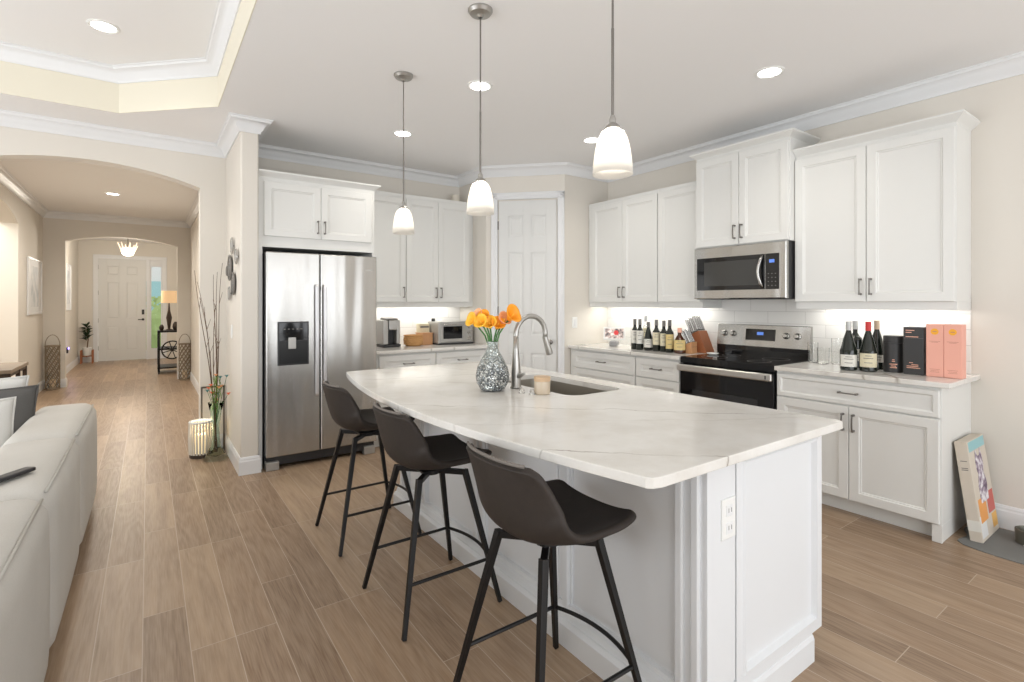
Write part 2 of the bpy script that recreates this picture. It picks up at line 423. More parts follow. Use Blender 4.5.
b = MB(); archY(b, -1.55, -1.37, 5.65, 11.0, 7.1, 9.1, 2.40, .16); struct(b, 'wall_hall_left', 'wall')
struct(MB().box((-2.75, 5.65, 0), (-2.6, 11.0, C)), 'wall_side_room', 'wall')
archwall('wall_arch_foyer', 11.0, 11.15, -3.0, 1.4, -1.1, .43, 2.385, .11)
struct(MB().box((-1.42, 11.15, 0), (-1.30, 15.3, C)), 'wall_foyer_left', 'wall')
struct(MB().box((1.28, 11.15, 0), (1.4, 15.3, C)), 'wall_foyer_right', 'wall')
# foyer end wall around door and side window
DX0, DX1, SX0, SX1, DH, YF = -.95, -.035, .035, .29, 2.42, 15.3
b = MB(); b.box((-1.42, YF, 0), (DX0-.02, YF+.15, C)); b.box((SX1+.03, YF, 0), (1.4, YF+.15, C)); b.box((DX0-.02, YF, DH+.02), (SX1+.03, YF+.15, C))
b.box((DX1+.008, YF, 0), (SX0-.005, YF+.15, DH+.02)); struct(b, 'wall_foyer_back', 'wall')
# rear and left walls of the living room, open where the glass doors are
b = MB(); b.box((-3.6, -3.12, 0), (-1.8, -3, C)); b.box((3.8, -3.12, 0), (XR, -3, C)); b.box((-1.8, -3.12, 2.45), (3.8, -3, C)); struct(b, 'wall_rear', 'wall')
b = MB(); b.box((-3.72, -3, 0), (-3.6, -.4, C)); b.box((-3.72, 4.8, 0), (-3.6, 5.65, C)); b.box((-3.72, -.4, 2.45), (-3.6, 4.8, C)); struct(b, 'wall_left', 'wall')
# ceiling with the octagonal tray
OCT = [(.43, -.9), (.43, 4.39), (-.183, 4.99), (-2.65, 4.99), (-3.25, 4.39), (-3.25, -.9), (-2.65, -1.5), (-.183, -1.5)]
t = .06
b = MB()
b.box((.43, -3, C), (XR+.12, 5.65, C+t)); b.box((-3.72, 4.99, C), (.43, 5.65, C+t)); b.box((-3.72, -3, C), (.43, -1.5, C+t)); b.box((-3.72, -1.5, C), (-3.25, 4.99, C+t))
for tri in ([(.43, 4.39), (.43, 4.99), (-.183, 4.99)], [(-2.65, 4.99), (-3.25, 4.99), (-3.25, 4.39)], [(-3.25, -.9), (-3.25, -1.5), (-2.65, -1.5)], [(-.183, -1.5), (.43, -1.5), (.43, -.9)]):
    b.prism(tri, C, C+t)
b.box((-1.6, 5.65, C), (.8, 11.1, C+t)); b.box((-1.45, 11.1, C), (1.45, 15.45, C+t))
struct(b, 'ceiling', 'ceiling')
TC = 3.17
struct(MB().sweep(OCT, [(.004, C-.001), (.004, TC), (-.05, TC), (-.05, C+.07), (-.001, C+.07), (-.001, C-.001)], closed=True), 'ceiling_tray_side', 'cream')
struct(MB().prism([(x+(.05 if x > -1 else -.05), y+(.05 if y > 2 else -.05)) for x, y in OCT], TC, TC+.05), 'ceiling_tray', 'ceiling')

CROWN = lambda c: [(0, c-.105), (.012, c-.105), (.016, c-.088), (.030, c-.075), (.038, c-.050), (.060, c-.030), (.078, c-.024), (.084, c-.010), (.092, c-.008), (.092, c-.0005), (0, c-.0005)]
kit = [(XR, -3), (XR, 4.09), (3.6, 4.09), (3.0, 4.70), (3.0, YB), (.73, YB), (.73, 4.56), (.60, 4.56), (.60, 5.5), (-3.6, 5.5)]
struct(MB().sweep(kit, CROWN(C)), 'trim_1', 'trim', smooth='auto')
struct(MB().sweep(OCT, CROWN(TC), closed=True), 'trim_2', 'trim', smooth='auto')
struct(MB().sweep([(.63, 5.65), (.63, 11.0), (-1.37, 11.0), (-1.37, 5.65)], CROWN(C)), 'trim_3', 'trim', smooth='auto')
BASE = [(0, 0), (.016, 0), (.016, .105), (.012, .115), (.012, .125), (.006, .138), (0, .14)]
struct(MB().sweep([(XR, -3), (XR, .945)], BASE), 'baseboard_right', 'trim')
struct(MB().sweep([(.73, 4.60), (.73, 4.56), (.60, 4.56), (.60, 5.5), (.39, 5.5), (.39, 5.65), (.63, 5.65), (.63, 11.0), (.43, 11.0)], BASE), 'baseboard_hall_right', 'trim')
struct(MB().sweep([(-1.1, 11.15), (-1.1, 11.0), (-1.37, 11.0), (-1.37, 9.1)], BASE), 'baseboard_hall_left', 'trim')
struct(MB().sweep([(-1.05, 15.3), (-1.3, 15.3), (-1.3, 11.15), (-1.1, 11.15)], BASE), 'baseboard_foyer_left', 'trim')

# pantry door on the diagonal wall
dirv = Vector((.6, -.61)).normalized(); nrm = Vector((-dirv.y*-1, -dirv.x)).normalized()
nrm = Vector((dirv.y, -dirv.x)).normalized()
if nrm.y > 0: nrm = -nrm
def on_diag(px):
    u = (px-512)/511; th = math.radians(35.46); dx, dy = u*math.cos(th)+math.sin(th), -u*math.sin(th)+math.cos(th)
    E = (3.6-3.0, 4.09-4.70); t = (3.0*E[1]-4.70*E[0])/(dx*E[1]-dy*E[0]); return Vector((dx*t, dy*t))
pa, pb = on_diag(499), on_diag(556.5); wd = (pb-pa).length
F = frame((pa.x+nrm.x*.002, pa.y+nrm.y*.002, .008), nrm)
d1 = bpy.data.objects.new('door_1', None); col.objects.link(d1); d1.location = (pa.x, pa.y, 0); d1['kind'] = 'structure'
panel_door(F, wd, 2.46, d1, t=.012)
for z in (.3, 1.28, 2.2):
    MB(F).lathe([(.006, z-.045), (.006, z+.045)], (-.006, 0, .014), 8, ax=1).build('hinge', 'nickel', d1)
b = MB(frame((pa.x+nrm.x*.001, pa.y+nrm.y*.001, 0), nrm))
for x0, x1 in ((-.085, -.012), (wd+.012, wd+.085)): b.ringed(x1-x0, 2.555, [(0, 0), (0, .014), (.004, .02), (.02, .02), (.028, .015)], (x0, 0, 0))
b.ringed(wd+.17, .075, [(0, 0), (0, .014), (.004, .02), (.02, .02), (.028, .015)], (-.085, 2.485, 0))
b.build('door_casing', 'trim', d1)
b = MB(F); b.lathe([(.012, 0), (.012, .03), (.027, .04), (.027, .058), (.015, .066)], (wd-.06, .95, .012), 14); b.build('door_knob', 'nickel', d1, smooth=True)

# front door, side window
d2 = bpy.data.objects.new('door_2', None); col.objects.link(d2); d2.location = ((DX0+DX1)/2, YF, 0); d2['kind'] = 'structure'
F = frame((DX0+.004, YF+.055, .012), (0, -1)); w = DX1-DX0-.008
panel_door(F, w, DH-.02, d2, t=.045)
b = MB(frame((0, YF-.001, 0), (0, -1)))
b.box((DX0-.09, 0, 0), (DX0-.0, DH+.08, .02)); b.box((SX1+.0, 0, 0), (SX1+.09, DH+.08, .02)); b.box((DX0, DH, 0), (SX1, DH+.08, .02)); b.box((DX1+.002, 0, 0), (SX0, DH, .02))
b.build('door_casing', 'trim', d2, bevel=.004)
b = MB(F); b.box((w-.085, 1.08, .045), (w-.035, 1.20, .065)); b.build('deadbolt', 'dark', d2, bevel=.004)
b = MB(F); b.lathe([(.028, .045), (.028, .055), (.01, .06), (.01, .09)], (w-.06, .96, 0), 14); b.box((w-.16, .95, .085), (w-.05, .97, .098)); b.build('door_handle', 'dark', d2, bevel=.002)
for z in (.3, .95, 1.6, 2.2): MB(F).box((-.012, z-.05, .04), (.004, z+.05, .05)).build('hinge', 'nickel', d2)
wn = bpy.data.objects.new('window_1', None); col.objects.link(wn); wn.location = ((SX0+SX1)/2, YF, 0); wn['kind'] = 'structure'
F = frame((SX0, YF+.055, 0), (0, -1)); w = SX1-SX0
b = MB(F); b.box((0.002, 0.001, 0), (w-.002, .26, .04)); b.box((0.002, .26, 0), (.03, DH, .04)); b.box((w-.03, .26, 0), (w-.002, DH, .04)); b.box((.03, 2.26, 0), (w-.03, DH, .04)); b.build('window_frame', 'trim', wn, bevel=.003)
MB(F).box((.03, .26, .015), (w-.03, 2.26, .02)).build('window_pane', 'winglass', wn)
# what stands outside
b = MB(); b.box((-6, 15.45, -.1), (8, 40, -.04)); o = b.build('ground_outside', mat('paving_outside', (.55, .54, .5), .8)); o['kind'] = 'structure'
b = MB(); b.box((-4, 24, -.04), (6, 24.2, 3.2)); tag(b.build('neighbour_wall', mat('pale_stucco', (.75, .74, .70), .8)), 'pale house wall seen far outside through the narrow side window', 'wall')
o = MB().box((-.6, 23.9, .9), (1.4, 23.98, 2.2)).build('shutter', mat('teal_paint', (.36, .58, .58), .5), bevel=.01)
tag(o, 'teal shutter on the pale wall outside the narrow side window', 'shutter')
b = MB()
for k in range(420):
    p = Vector((random.uniform(-.6, 1.2), random.uniform(18.5, 20), random.uniform(0, 1.55))); a = random.uniform(0, PI); q = random.uniform(.06, .13)
    u = Vector((math.cos(a), math.sin(a)*.4, .5)).normalized()*q; v_ = u.cross(Vector((random.random()-.5, 1, random.random()-.5))).normalized()*q*.5
    b.face([b._v(p-u), b._v(p+v_), b._v(p+u), b._v(p-v_)])
b.lathe([(.3, -.04), (.4, .4), (.35, .9), (.1, 1.3)], (.3, 19.3, 0), 10)
tag(b.build('shrub', mat('shrub_green', (.40, .50, .20), .6)), 'bright green shrub outside the narrow side window', 'shrub')

area('side_room_fill', (-2.05, 8.2, 2.9), (0, 0, 0), 1.0, 4.0, 75, (1, .96, .88))  # added overhead lamp, out of view, to brighten the side room and hall
# ------------------------------------------------------------------ kitchen, right wall
RF = lambda x, y, z=0: frame((x, y, z), (-1, 0))          # faces -X ; local x runs towards -Y
def base_cab(F, w, depth, parent, lay, right_end=False, left_end=False):
    b = MB(F); b.box((0, .10, -depth), (w, .888, 0)); b.box((0, 0, -depth), (w-(.0205 if right_end else 0), .0995, -.07))
    if right_end: b.box((w-.02, 0, -depth), (w, .10, -.02)); b.box((w-.045, 0, -.0195), (w+.002, .10, .002))
    b.build('cabinet_body', 'cab', parent, bevel=.0015)
    for (k, x, y, ww, hh) in lay:
        o = front(parent, F, x, y, ww, hh, 'drawer' if k == 'drawer' else 'door')
        G = F @ Matrix.Translation((0, 0, .02))
        if k == 'drawer': pull(o, G, x+ww/2, y+hh/2, False)
        elif k == 'doorR': pull(o, G, x+.028, y+hh-.10)      # handle at its left edge
        else: pull(o, G, x+ww-.028, y+hh-.10)
XB = 3.68
t = thing('base_cabinet', 'white base cabinet with one wide drawer over two doors, right of the range', 'cabinet', (XB, 1.885, 0))
w = .935; base_cab(RF(XB, 1.885), w, XR-XB-.001, t, [('drawer', .008, .715, w-.016, .155), ('doorL', .008, .108, w/2-.010, .597), ('doorR', w/2+.002, .108, w/2-.010, .597)], True)
t = thing('base_cabinet', 'white three-drawer base cabinet next to the pantry wall, below the display', 'cabinet', (XB, 4.085, 0))
w = .905; lay = [('drawer', .055, .70, w-.061, .17), ('drawer', .055, .41, w-.061, .28), ('drawer', .055, .108, w-.061, .292)]
base_cab(RF(XB, 4.085), w, XR-XB-.001, t, lay)
t = thing('base_cabinet', 'narrow white drawer cabinet between the wide drawers and the range', 'cabinet', (XB, 3.179, 0))
w = .487; base_cab(RF(XB, 3.179), w, XR-XB-.001, t, [('drawer', .006, .70, w-.014, .17), ('drawer', .006, .41, w-.014, .28), ('drawer', .006, .108, w-.014, .292)])
def slab(name, label, poly, z0, z1, m, bev=.004):
    return tag(MB().prism(poly, z0, z1).build(name, m, bevel=bev), label, 'countertop')
slab('countertop', 'short white veined countertop right of the range, holding bottles and gift boxes', [(3.64, .905), (XR-.001, .905), (XR-.001, 1.886), (3.64, 1.886)], .89, .92, 'quartz2')
slab('countertop', 'white veined countertop between the pantry wall and the range', [(3.64, 2.692), (XR-.001, 2.692), (XR-.001, 4.088), (3.64, 4.088)], .89, .92, 'quartz2')
struct(MB().box((XR-.008, .95, .921), (XR-.0005, 4.088, 1.42)), 'trim_4', 'tile_r')      # tiled splashback
struct(MB().box((1.73, YB-.008, .921), (2.999, YB-.0005, 1.42)), 'trim_5', 'tile_b')

def upper(F, w, depth, z0, z1, parent, doors, top=None, side='R', rail=True, crown=0, crownsides=(True, True), handle='split'):
    b = MB(F); b.box((0, z0, -depth), (w, z1, 0))
    if rail: b.box((0, z0-.05, -.035), (w, z0, -.012))
    if rail: b.box((w-.02, z0-.05, -depth), (w, z0-.0005, -.0355))
    b.build('cabinet_body', 'cab', parent, bevel=.0015)
    G = F @ Matrix.Translation((0, 0, .02))
    for (x, ww, hs, y0, hh) in doors:
        o = front(parent, F, x, y0, ww, hh)
        pull(o, G, x+(.028 if hs == 'L' else ww-.028), y0+.10)
    if crown:
        prof = [(0, 0), (0, .012), (.006, .02), (.02, .03), (.038, crown-.018), (.045, crown-.012), (.045, crown), (-.01, crown), (-.01, 0)]
        path = [(0, -depth), (0, 0), (w, 0), (w, -depth)]
        if not crownsides[0]: path = path[1:]
        if not crownsides[1]: path = path[:-1]
        # sweep in local plan (x, n); left of direction must be outward, so run it reversed
        bb = MB(F @ Matrix(((1, 0, 0, 0), (0, 0, 1, 0), (0, 1, 0, 0), (0, 0, 0, 1))))
        bb.sweep(path, [(d, z1+z) for d, z in prof]).build('crown', 'cab', parent, smooth='auto')
XU = 3.95; UD = XR-XU-.001
t = thing('wall_cabinet', 'large white two-door wall cabinet at the right end of the wall, above the gift boxes', 'cabinet', (XU, 1.885, 1.376))
w = .935; upper(RF(XU, 1.885), w, UD, 1.376, 2.445, t, [(.004, w/2-.006, 'R', 1.380, 1.05), (w/2+.002, w/2-.006, 'L', 1.380, 1.05)], crown=.065, crownsides=(False, True))
XM = 3.87
t = thing('wall_cabinet', 'raised white two-door cabinet directly above the microwave', 'cabinet', (XM, 2.675, 1.84))
w = .789; upper(RF(XM, 2.675), w, XR-XM-.001, 1.836, 2.59, t, [(.006, w/2-.008, 'R', 1.842, .735), (w/2+.002, w/2-.008, 'L', 1.842, .735)], rail=False, crown=.058)
t = thing('wall_cabinet', 'white single-door wall cabinet between the microwave and the corner pair', 'cabinet', (XU, 3.145, 1.376))
w = .468; upper(RF(XU, 3.145), w, UD, 1.376, 2.452, t, [(.004, w-.008, 'R', 1.380, 1.03)])
t = thing('wall_cabinet', 'white two-door wall cabinet beside the pantry wall, above the display', 'cabinet', (XU, 4.086, 1.376))
w = .94; upper(RF(XU, 4.086), w, UD, 1.376, 2.452, t, [(.065, w/2-.037, 'R', 1.380, 1.03), (w/2+.031, w/2-.035, 'L', 1.380, 1.03)])
for y0, y1, s_ in ((2.69, 4.08, 'left of the microwave'), (.955, 1.88, 'at the right end of the wall')):
    o = thing('under_cabinet_light', 'slim light bar under the wall cabinets '+s_, 'light', (4.12, (y0+y1)/2, 1.37))
    MB().box((4.10, y0+.1, 1.366), (4.14, y1-.05, 1.3755)).build('diffuser', 'sconce', o)
    area('bar_light', (4.12, (y0+y1)/2, 1.362), (0, 0, 0), .05, y1-y0-.15, 2.1*(y1-y0), (1, .97, .92), o)

# microwave
t = thing('microwave', 'stainless over-the-range microwave with a curved handle', 'microwave', (3.85, 2.665, 1.395)); w = .78
F = RF(3.862, 2.674, 1.40)
MB(F).box((0.0, .0, -.375), (w, .433, -.002)).build('housing', 'dark', t, bevel=.004)
MB(F).ringed(w, .425, [(0, 0), (0, .03), (.006, .036)], (0, .006, -.001)).build('front_frame', 'steel', t)
o = MB(F).box((.03, .075, .030), (w-.158, .345, .037)).build('door', 'blackglass', t, bevel=.002)
MB(F).box((.10, .11, .0365), (w-.21, .31, .0378)).build('door_window', mat('mesh_window', (.05, .05, .048), .12), o)
b = MB(F); b.tube([(w-.175, .09, .037), (w-.182, .12, .058), (w-.192, .17, .070), (w-.195, .21, .073), (w-.192, .25, .070), (w-.182, .30, .058), (w-.175, .33, .037)], .012, 8); b.build('handle', 'steel', o, smooth=True)
o = MB(F).box((w-.155, .075, .030), (w-.050, .345, .0372)).build('control_panel', 'blackglass', t, bevel=.002)
MB(F).box((w-.125, .275, .037), (w-.085, .300, .0380)).build('clock_display', 'screen', o)
b = MB(F)
for i in range(4):
    for j in range(3): MB(F).box((w-.135+j*.027, .10+i*.03, .0368), (w-.127+j*.027, .105+i*.03, .0374)).build('key', 'grey', o)

# range
t = thing('range', 'stainless electric range with black glass cooktop', 'stove', (3.62, 2.29, 0)); w = .796
F = RF(3.665, 2.687)
b = MB(F); b.box((.004, .05, -.57), (w-.004, .867, -.02)); b.box((.03, 0.0, -.5), (w-.03, .05, -.08)); b.build('body', 'dark', t, bevel=.003)
MB(F).box((0.002, .868, -.575), (w-.002, .922, .012)).build('cooktop', 'blackglass', t, bevel=.004)
b = MB(F)
for x, z, r in ((.21, -.16, .10), (.59, -.16, .085), (.21, -.41, .075), (.59, -.41, .10)):
    MB(F).lathe([(r, .9222), (r, .9226), (r-.003, .9226), (r-.003, .9222)], (x, 0, z), 36, ax=1, cap=False).build('burner_ring', 'grey', t)
o = MB(F).box((.004, .24, -.02), (w-.004, .864, .016)).build('oven_door', 'blackglass', t, bevel=.004)
MB(F).box((.12, .34, .0155), (w-.12, .66, .017)).build('oven_window', mat('oven_window_glass', (.02, .02, .022), .04, spec=.8), o)
b = MB(F); b.box((.0, .808, .035), (w-.0, .862, .062)); b.build('handle', mat('steel_front', (.62, .60, .57), .3, 1), o, bevel=.008, seg=3)
for x in (.012, w-.040): MB(F).box((x, .812, .010), (x+.028, .858, .0355)).build('handle_bracket', 'dark', o)
MB(F).box((w-.045, .822, .0615), (w-.035, .848, .0630)).build('handle_mark', 'dark', o)
MB(F).box((.004, .06, -.02), (w-.004, .23, .014)).build('storage_drawer', 'steel', t, bevel=.004)
o = MB(F).prism([(1.005, -.520), (.9225, -.521), (.9225, -.576), (1.185, -.576), (1.185, -.545)], .0, w, axis=0).build('backguard', 'steel', t, bevel=.004)
MB(F).box((.01, .9225, -.514), (w-.01, 1.004, -.512)).build('vent_strip', 'blackglass', o)
Fb = F @ Matrix.Translation((0, 1.085, -.5305)) @ Matrix.Rotation(-math.atan2(.025, .18), 4, 'X')
MB(Fb).box((.27, -.03, 0), (.52, .065, .006)).build('control_display', 'blackglass', o)
MB(Fb).box((.37, .015, .005), (.425, .04, .0068)).build('clock_display', 'screen', o)
for x in (.07, .15, .61, .70):
    k = MB(Fb).lathe([(.026, 0), (.026, .006), (.02, .01), (.018, .03), (.014, .033)], (x, .018, .0), 16).build('knob', 'steel', o, smooth='auto')

# ------------------------------------------------------------------ kitchen, back wall
BF = lambda x, y, z=0: frame((x, y, z), (0, -1))
YC = 4.62
t = thing('refrigerator_surround', 'white two-door cabinet bridging over the refrigerator with side panels', 'cabinet', (1.25, YC, 0))
F = BF(.732, YC); w = .985
b = MB(F); b.box((0, 0, -.65), (.034, 2.40, 0)); b.box((w-.02, 0, -.65), (w, 2.40, 0)); b.box((.034, 1.835, -.65), (w-.02, 2.40, 0)); b.build('cabinet_body', 'cab', t, bevel=.0015)
G = F @ Matrix.Translation((0, 0, .02))
for x, hs in ((.045, 'R'), (.045+(w-.075)/2, 'L')):
    ww = (w-.075)/2-.003; o = front(t, F, x, 1.925, ww, .45); pull(o, G, x+(.028 if hs == 'L' else ww-.028), 1.925+.10)
bb = MB(F @ Matrix(((1, 0, 0, 0), (0, 0, 1, 0), (0, 1, 0, 0), (0, 0, 0, 1))))
bb.sweep([(0, 0), (w, 0), (w, -.65)], [(d, 2.40+z) for d, z in [(0, 0), (0, .012), (.006, .02), (.02, .03), (.038, .045), (.045, .05), (.045, .062), (-.01, .062), (-.01, 0)]]).build('crown', 'cab', t, smooth='auto')

t = thing('refrigerator', 'stainless side-by-side refrigerator with door dispenser', 'refrigerator', (1.24, 4.56, 0))
F = BF(.778, 4.60); w = .925
MB(F).box((.0, .03, -.62), (w, 1.785, -.005)).build('cabinet_body', mat('fridge_side', (.06, .06, .065), .4, .2), t, bevel=.004)
sp = .425
dl = MB(F).box((0, .11, 0), (sp-.004, 1.79, .078)).build('door', 'steel', t, bevel=.008, seg=3)
dr = MB(F).box((sp+.004, .11, 0), (w, 1.79, .078)).build('door', 'steel', t, bevel=.008, seg=3)
for dd, x in ((dl, sp-.034), (dr, sp+.034)):
    b = MB(F); b.prism([(.60, .112), (.58, .100), (.62, .098), (1.49, .098), (1.53, .100), (1.51, .112), (1.05, .120)], x-.014, x+.014, axis=0); b.box((x-.009, .60, .077), (x+.009, .63, .099)); b.box((x-.009, 1.48, .077), (x+.009, 1.51, .099))
    b.build('handle', mat('handle_steel', (.72, .72, .74), .4, .8), dd, bevel=.005)
o = MB(F).ringed(.245, .36, [(0, 0), (0, .006), (.004, .009), (.012, .009)], (.085, .855, .0765)).build('dispenser', 'dark', dl)
MB(F).box((.097, .867, .085), (.318, 1.055, .0862)).build('dispenser_well', mat('well_black', (.004, .004, .004), .3), o)
MB(F).box((.097, 1.06, .085), (.318, 1.205, .0864)).build('dispenser_panel', 'blackglass', o)
MB(F).box((.165, .99, .086), (.225, 1.085, .10)).build('dispenser_paddle', 'silver', o, bevel=.003)
b = MB(F)
for i in range(5): b.box((.13+i*.033, 1.15, .0862), (.145+i*.033, 1.157, .0868))
b.build('dispenser_keys', 'grey', o)
MB(F).box((w-.10, 1.66, .0775), (w-.04, 1.672, .0788)).build('badge', 'silver', dr)
b = MB(F); b.box((.01, .03, -.02), (w-.01, .10, .035)); o = b.build('kick_grille', 'dark', t, bevel=.004)
for x0_ in (0, w-.115): MB(F).box((x0_, .0, .0), (x0_+.10, .07, .075)).build('foot_cover', 'silver', o, bevel=.006)

XL = 1.735
def bcab(name, label, x0, x1, lay): return None
t = thing('base_cabinet', 'white base cabinet beside the refrigerator, below the coffee maker', 'cabinet', (XL, 4.64, 0))
w = .62; base_cab(BF(XL, 4.64), w, YB-4.64-.001, t, [('drawer', .03, .70, w-.034, .17), ('doorL', .03, .108, w-.034, .582)])
t = thing('base_cabinet', 'white base cabinet in the corner, below the toaster oven', 'cabinet', (XL+w, 4.64, 0))
w2 = 3.0-XL-w-.002; base_cab(BF(XL+w+.001, 4.64), w2, YB-4.64-.001, t, [('drawer', .004, .70, w2-.05, .17), ('doorL', .004, .108, w2/2-.027, .582), ('doorR', w2/2-.02, .108, w2/2-.027, .582)])
slab('countertop', 'white veined countertop between the refrigerator and the pantry wall', [(XL-.01, 4.59), (2.999, 4.59), (2.999, YB-.001), (XL-.01, YB-.001)], .89, .92, 'quartz2')
YU = 4.96
def opening_x(px, Y): 
    u = (px-512)/511; th = math.radians(35.46); Z = Y/(-u*math.sin(th)+math.cos(th)); return Z*(u*math.cos(th)+math.sin(th))
xa, xb, xc, xd = 1.735, opening_x(405.5, YU), opening_x(437.5, YU), opening_x(468.5, YU)
t = thing('wall_cabinet', 'white single-door wall cabinet beside the refrigerator surround', 'cabinet', (xa, YU, 1.376))
upper(BF(xa, YU), xb-xa-.001, YB-YU-.001, 1.376, 2.50, t, [(.01, xb-xa-.014, 'R', 1.380, 1.07)])
t = thing('wall_cabinet', 'white two-door wall cabinet in the corner, above the toaster oven', 'cabinet', (xb, YU, 1.376))
upper(BF(xb, YU), xd-xb, YB-YU-.001, 1.376, 2.50, t, [(.003, xc-xb-.005, 'R', 1.380, 1.07), (xc-xb+.001, xd-xc-.004, 'L', 1.380, 1.07)])
struct(MB().box((xd+.001, YU+.02, 1.33), (2.999, YB-.001, 2.50)), 'trim_6', 'cab')
o = thing('under_cabinet_light', 'slim light bar under the wall cabinets above the coffee maker', 'light', (2.35, 5.15, 1.37))
MB().box((1.85, 5.13, 1.366), (2.85, 5.17, 1.3755)).build('diffuser', 'sconce', o)
area('bar_light', (2.35, 5.15, 1.362), (0, 0, 0), 1.0, .05, 2.4, (1, .97, .92), o)

# ------------------------------------------------------------------ island
t = thing('kitchen_island', 'white panelled kitchen island with outlet on its end', 'kitchen island', (1.75, 2.1, 0))
IX0, IX1, IY0, IY1, IT = 1.41, 2.15, .945, 3.27, .889
# open shell: four walls leave room for the sink bowl
b = MB(); b.box((IX0, IY0, .10), (IX0+.03, IY1, IT)); b.box((IX1-.03, IY0, .10), (IX1, IY1, IT)); b.box((IX0+.03, IY0, .10), (IX1-.03, IY0+.03, IT)); b.box((IX0+.03, IY1-.03, .10), (IX1-.03, IY1, IT)); b.box((IX0+.03, IY0+.03, .10), (IX1-.03, IY1-.03, .12))
b.box((IX0, IY0, 0), (IX1-.075, IY1, .10)); b.build('island_body', 'islandw', t, bevel=.002)
FS = RF(IX0, IY1)            # seating side
Lh = IY1-IY0
for yc, wd_ in ((3.205, .13), (2.92, .11), (2.255, .12), (1.612, .125), (.985, .11)):
    x = IY1-yc-wd_/2; x = max(0, min(Lh-wd_, x))
    b = MB(FS); b.box((x, .10, 0), (x+wd_, IT, .010)); b.ringed(wd_*.30, IT-.13, [(0, 0), (0, .006), (.006, .012)], (x+wd_*.08, .12, .010)); b.ringed(wd_*.30, IT-.13, [(0, 0), (0, .006), (.006, .012)], (x+wd_*.62, .12, .010)); b.build('pilaster', 'islandw', t)
b = MB(); b.sweep([(IX1-.07, IY0), (IX0, IY0), (IX0, IY1)][::1], [(0, 0), (-.062, 0), (-.062, .085), (-.050, .098), (-.042, .10), (-.034, .120), (-.022, .128), (-.018, .142), (0, .145)])
b.b.free(); b = MB()
prof = [(0, 0), (.062, 0), (.062, .085), (.050, .098), (.042, .10), (.034, .120), (.022, .128), (.018, .142), (0, .145)]
b.sweep([(IX0, IY1), (IX0, IY0-.0)], [(-d, z) for d, z in prof]); b.build('baseboard', 'islandw', t)
b = MB(); b.sweep([(IX0-.0, IY0), (IX1-.075, IY0)], [(-d*.4, z) for d, z in prof]); b.build('baseboard', 'islandw', t)
FE = BF(IX0, IY0)            # end face
w = IX1-IX0
MB(FE).box((-.0105, .147, 0), (.142, IT, .015)).build('end_post', 'islandw', t, bevel=.002)
MB(FE).ringed(w-.145, IT-.105, [(0, 0), (0, .018), (.036, .018), (.043, .024), (.050, .024), (.060, .006)], (.145, .105, 0)).build('end_panel', 'islandw', t)
o = MB(FE).ringed(.075, .128, [(0, 0), (0, .004), (.003, .006)], (.060, .62, .0152)).build('outlet', 'white', t, bevel=.0)
for y in (.655, .71):
    MB(FE).ringed(.034, .036, [(0, 0), (0, .0015), (.002, .0025)], (.0805, y-.018, .0210)).build('outlet_socket', 'trim', o)
    b = MB(FE)
    for dx in (.090, .105): b.box((dx, y-.006, .0232), (dx+.003, y+.008, .0238))
    b.build('outlet_slot', 'grey', o)
# doors on the working side
FW = frame((IX1, IY0, 0), (1, 0))
for i in range(4):
    ww = (Lh-.04)/4; front(t, FW, .02+i*ww, .11, ww-.004, .76, 'door', 'islandw')

# island worktop with a bowed edge and a sink cut-out
ctrl = [(3.335, 1.022), (3.1, .972), (2.83, .935), (2.43, .908), (2.13, .900), (1.93, .902), (1.69, .914), (1.42, .945), (1.21, .990), (1.05, 1.032), (.96, 1.052)]
def bow(y):
    for (y1, x1), (y0, x0) in zip(ctrl, ctrl[1:]):
        if y0 <= y <= y1: return x0+(x1-x0)*(y-y0)/(y1-y0)
    return ctrl[-1][1] if y < ctrl[-1][0] else ctrl[0][1]
CX1, CY0, CY1 = 2.165, .853, 3.365
def bowq(y):      # smooth parabola-like fit
    k = (y-2.1)/1.245
    return .903+.150*min(1, abs(k))**1.9
edge = [(bowq(.90+(3.33-.90)*i/40), .90+(3.33-.90)*i/40) for i in range(41)]
outer = [(CX1-.012, CY0), (CX1, CY0+.012), (CX1, CY1-.012), (CX1-.012, CY1), (bowq(3.33)+.045, CY1), (bowq(3.33)+.010, CY1-.012)]+edge[::-1]+[(bowq(.9)+.004, .876), (bowq(.9)+.018, .860), (bowq(.9)+.045, CY0)]
SKX0, SKX1, SKY0, SKY1, sr = 1.665, 2.035, 1.84, 2.56, .07
hole = []
for cx, cy, a0 in ((SKX1-sr, SKY1-sr, 0), (SKX0+sr, SKY1-sr, PI/2), (SKX0+sr, SKY0+sr, PI), (SKX1-sr, SKY0+sr, 1.5*PI)):
    for i in range(7): hole.append((cx+sr*math.cos(a0+PI/2*i/6), cy+sr*math.sin(a0+PI/2*i/6)))
b = MB(); bb = b.b
def loop(pts, z): return [bb.verts.new((x, y, z)) for x, y in pts]
for z in (.89, .92):
    A = loop(outer, z); B = loop(hole, z)
    es = [bb.edges.new((A[i], A[(i+1) % len(A)])) for i in range(len(A))]+[bb.edges.new((B[i], B[(i+1) % len(B)])) for i in range(len(B))]
    bmesh.ops.triangle_fill(bb, use_beauty=True, use_dissolve=False, edges=es)
    if z == .89: A0, B0 = A, B
for P0, P1 in ((A0, A), (B0, B)):
    for i in range(len(P0)): bb.faces.new((P0[i], P0[(i+1) % len(P0)], P1[(i+1) % len(P1)], P1[i]))
tag(b.build('island_countertop', 'quartz', bevel=.003), 'large bowed white quartz worktop with grey-brown veins on the island', 'countertop')
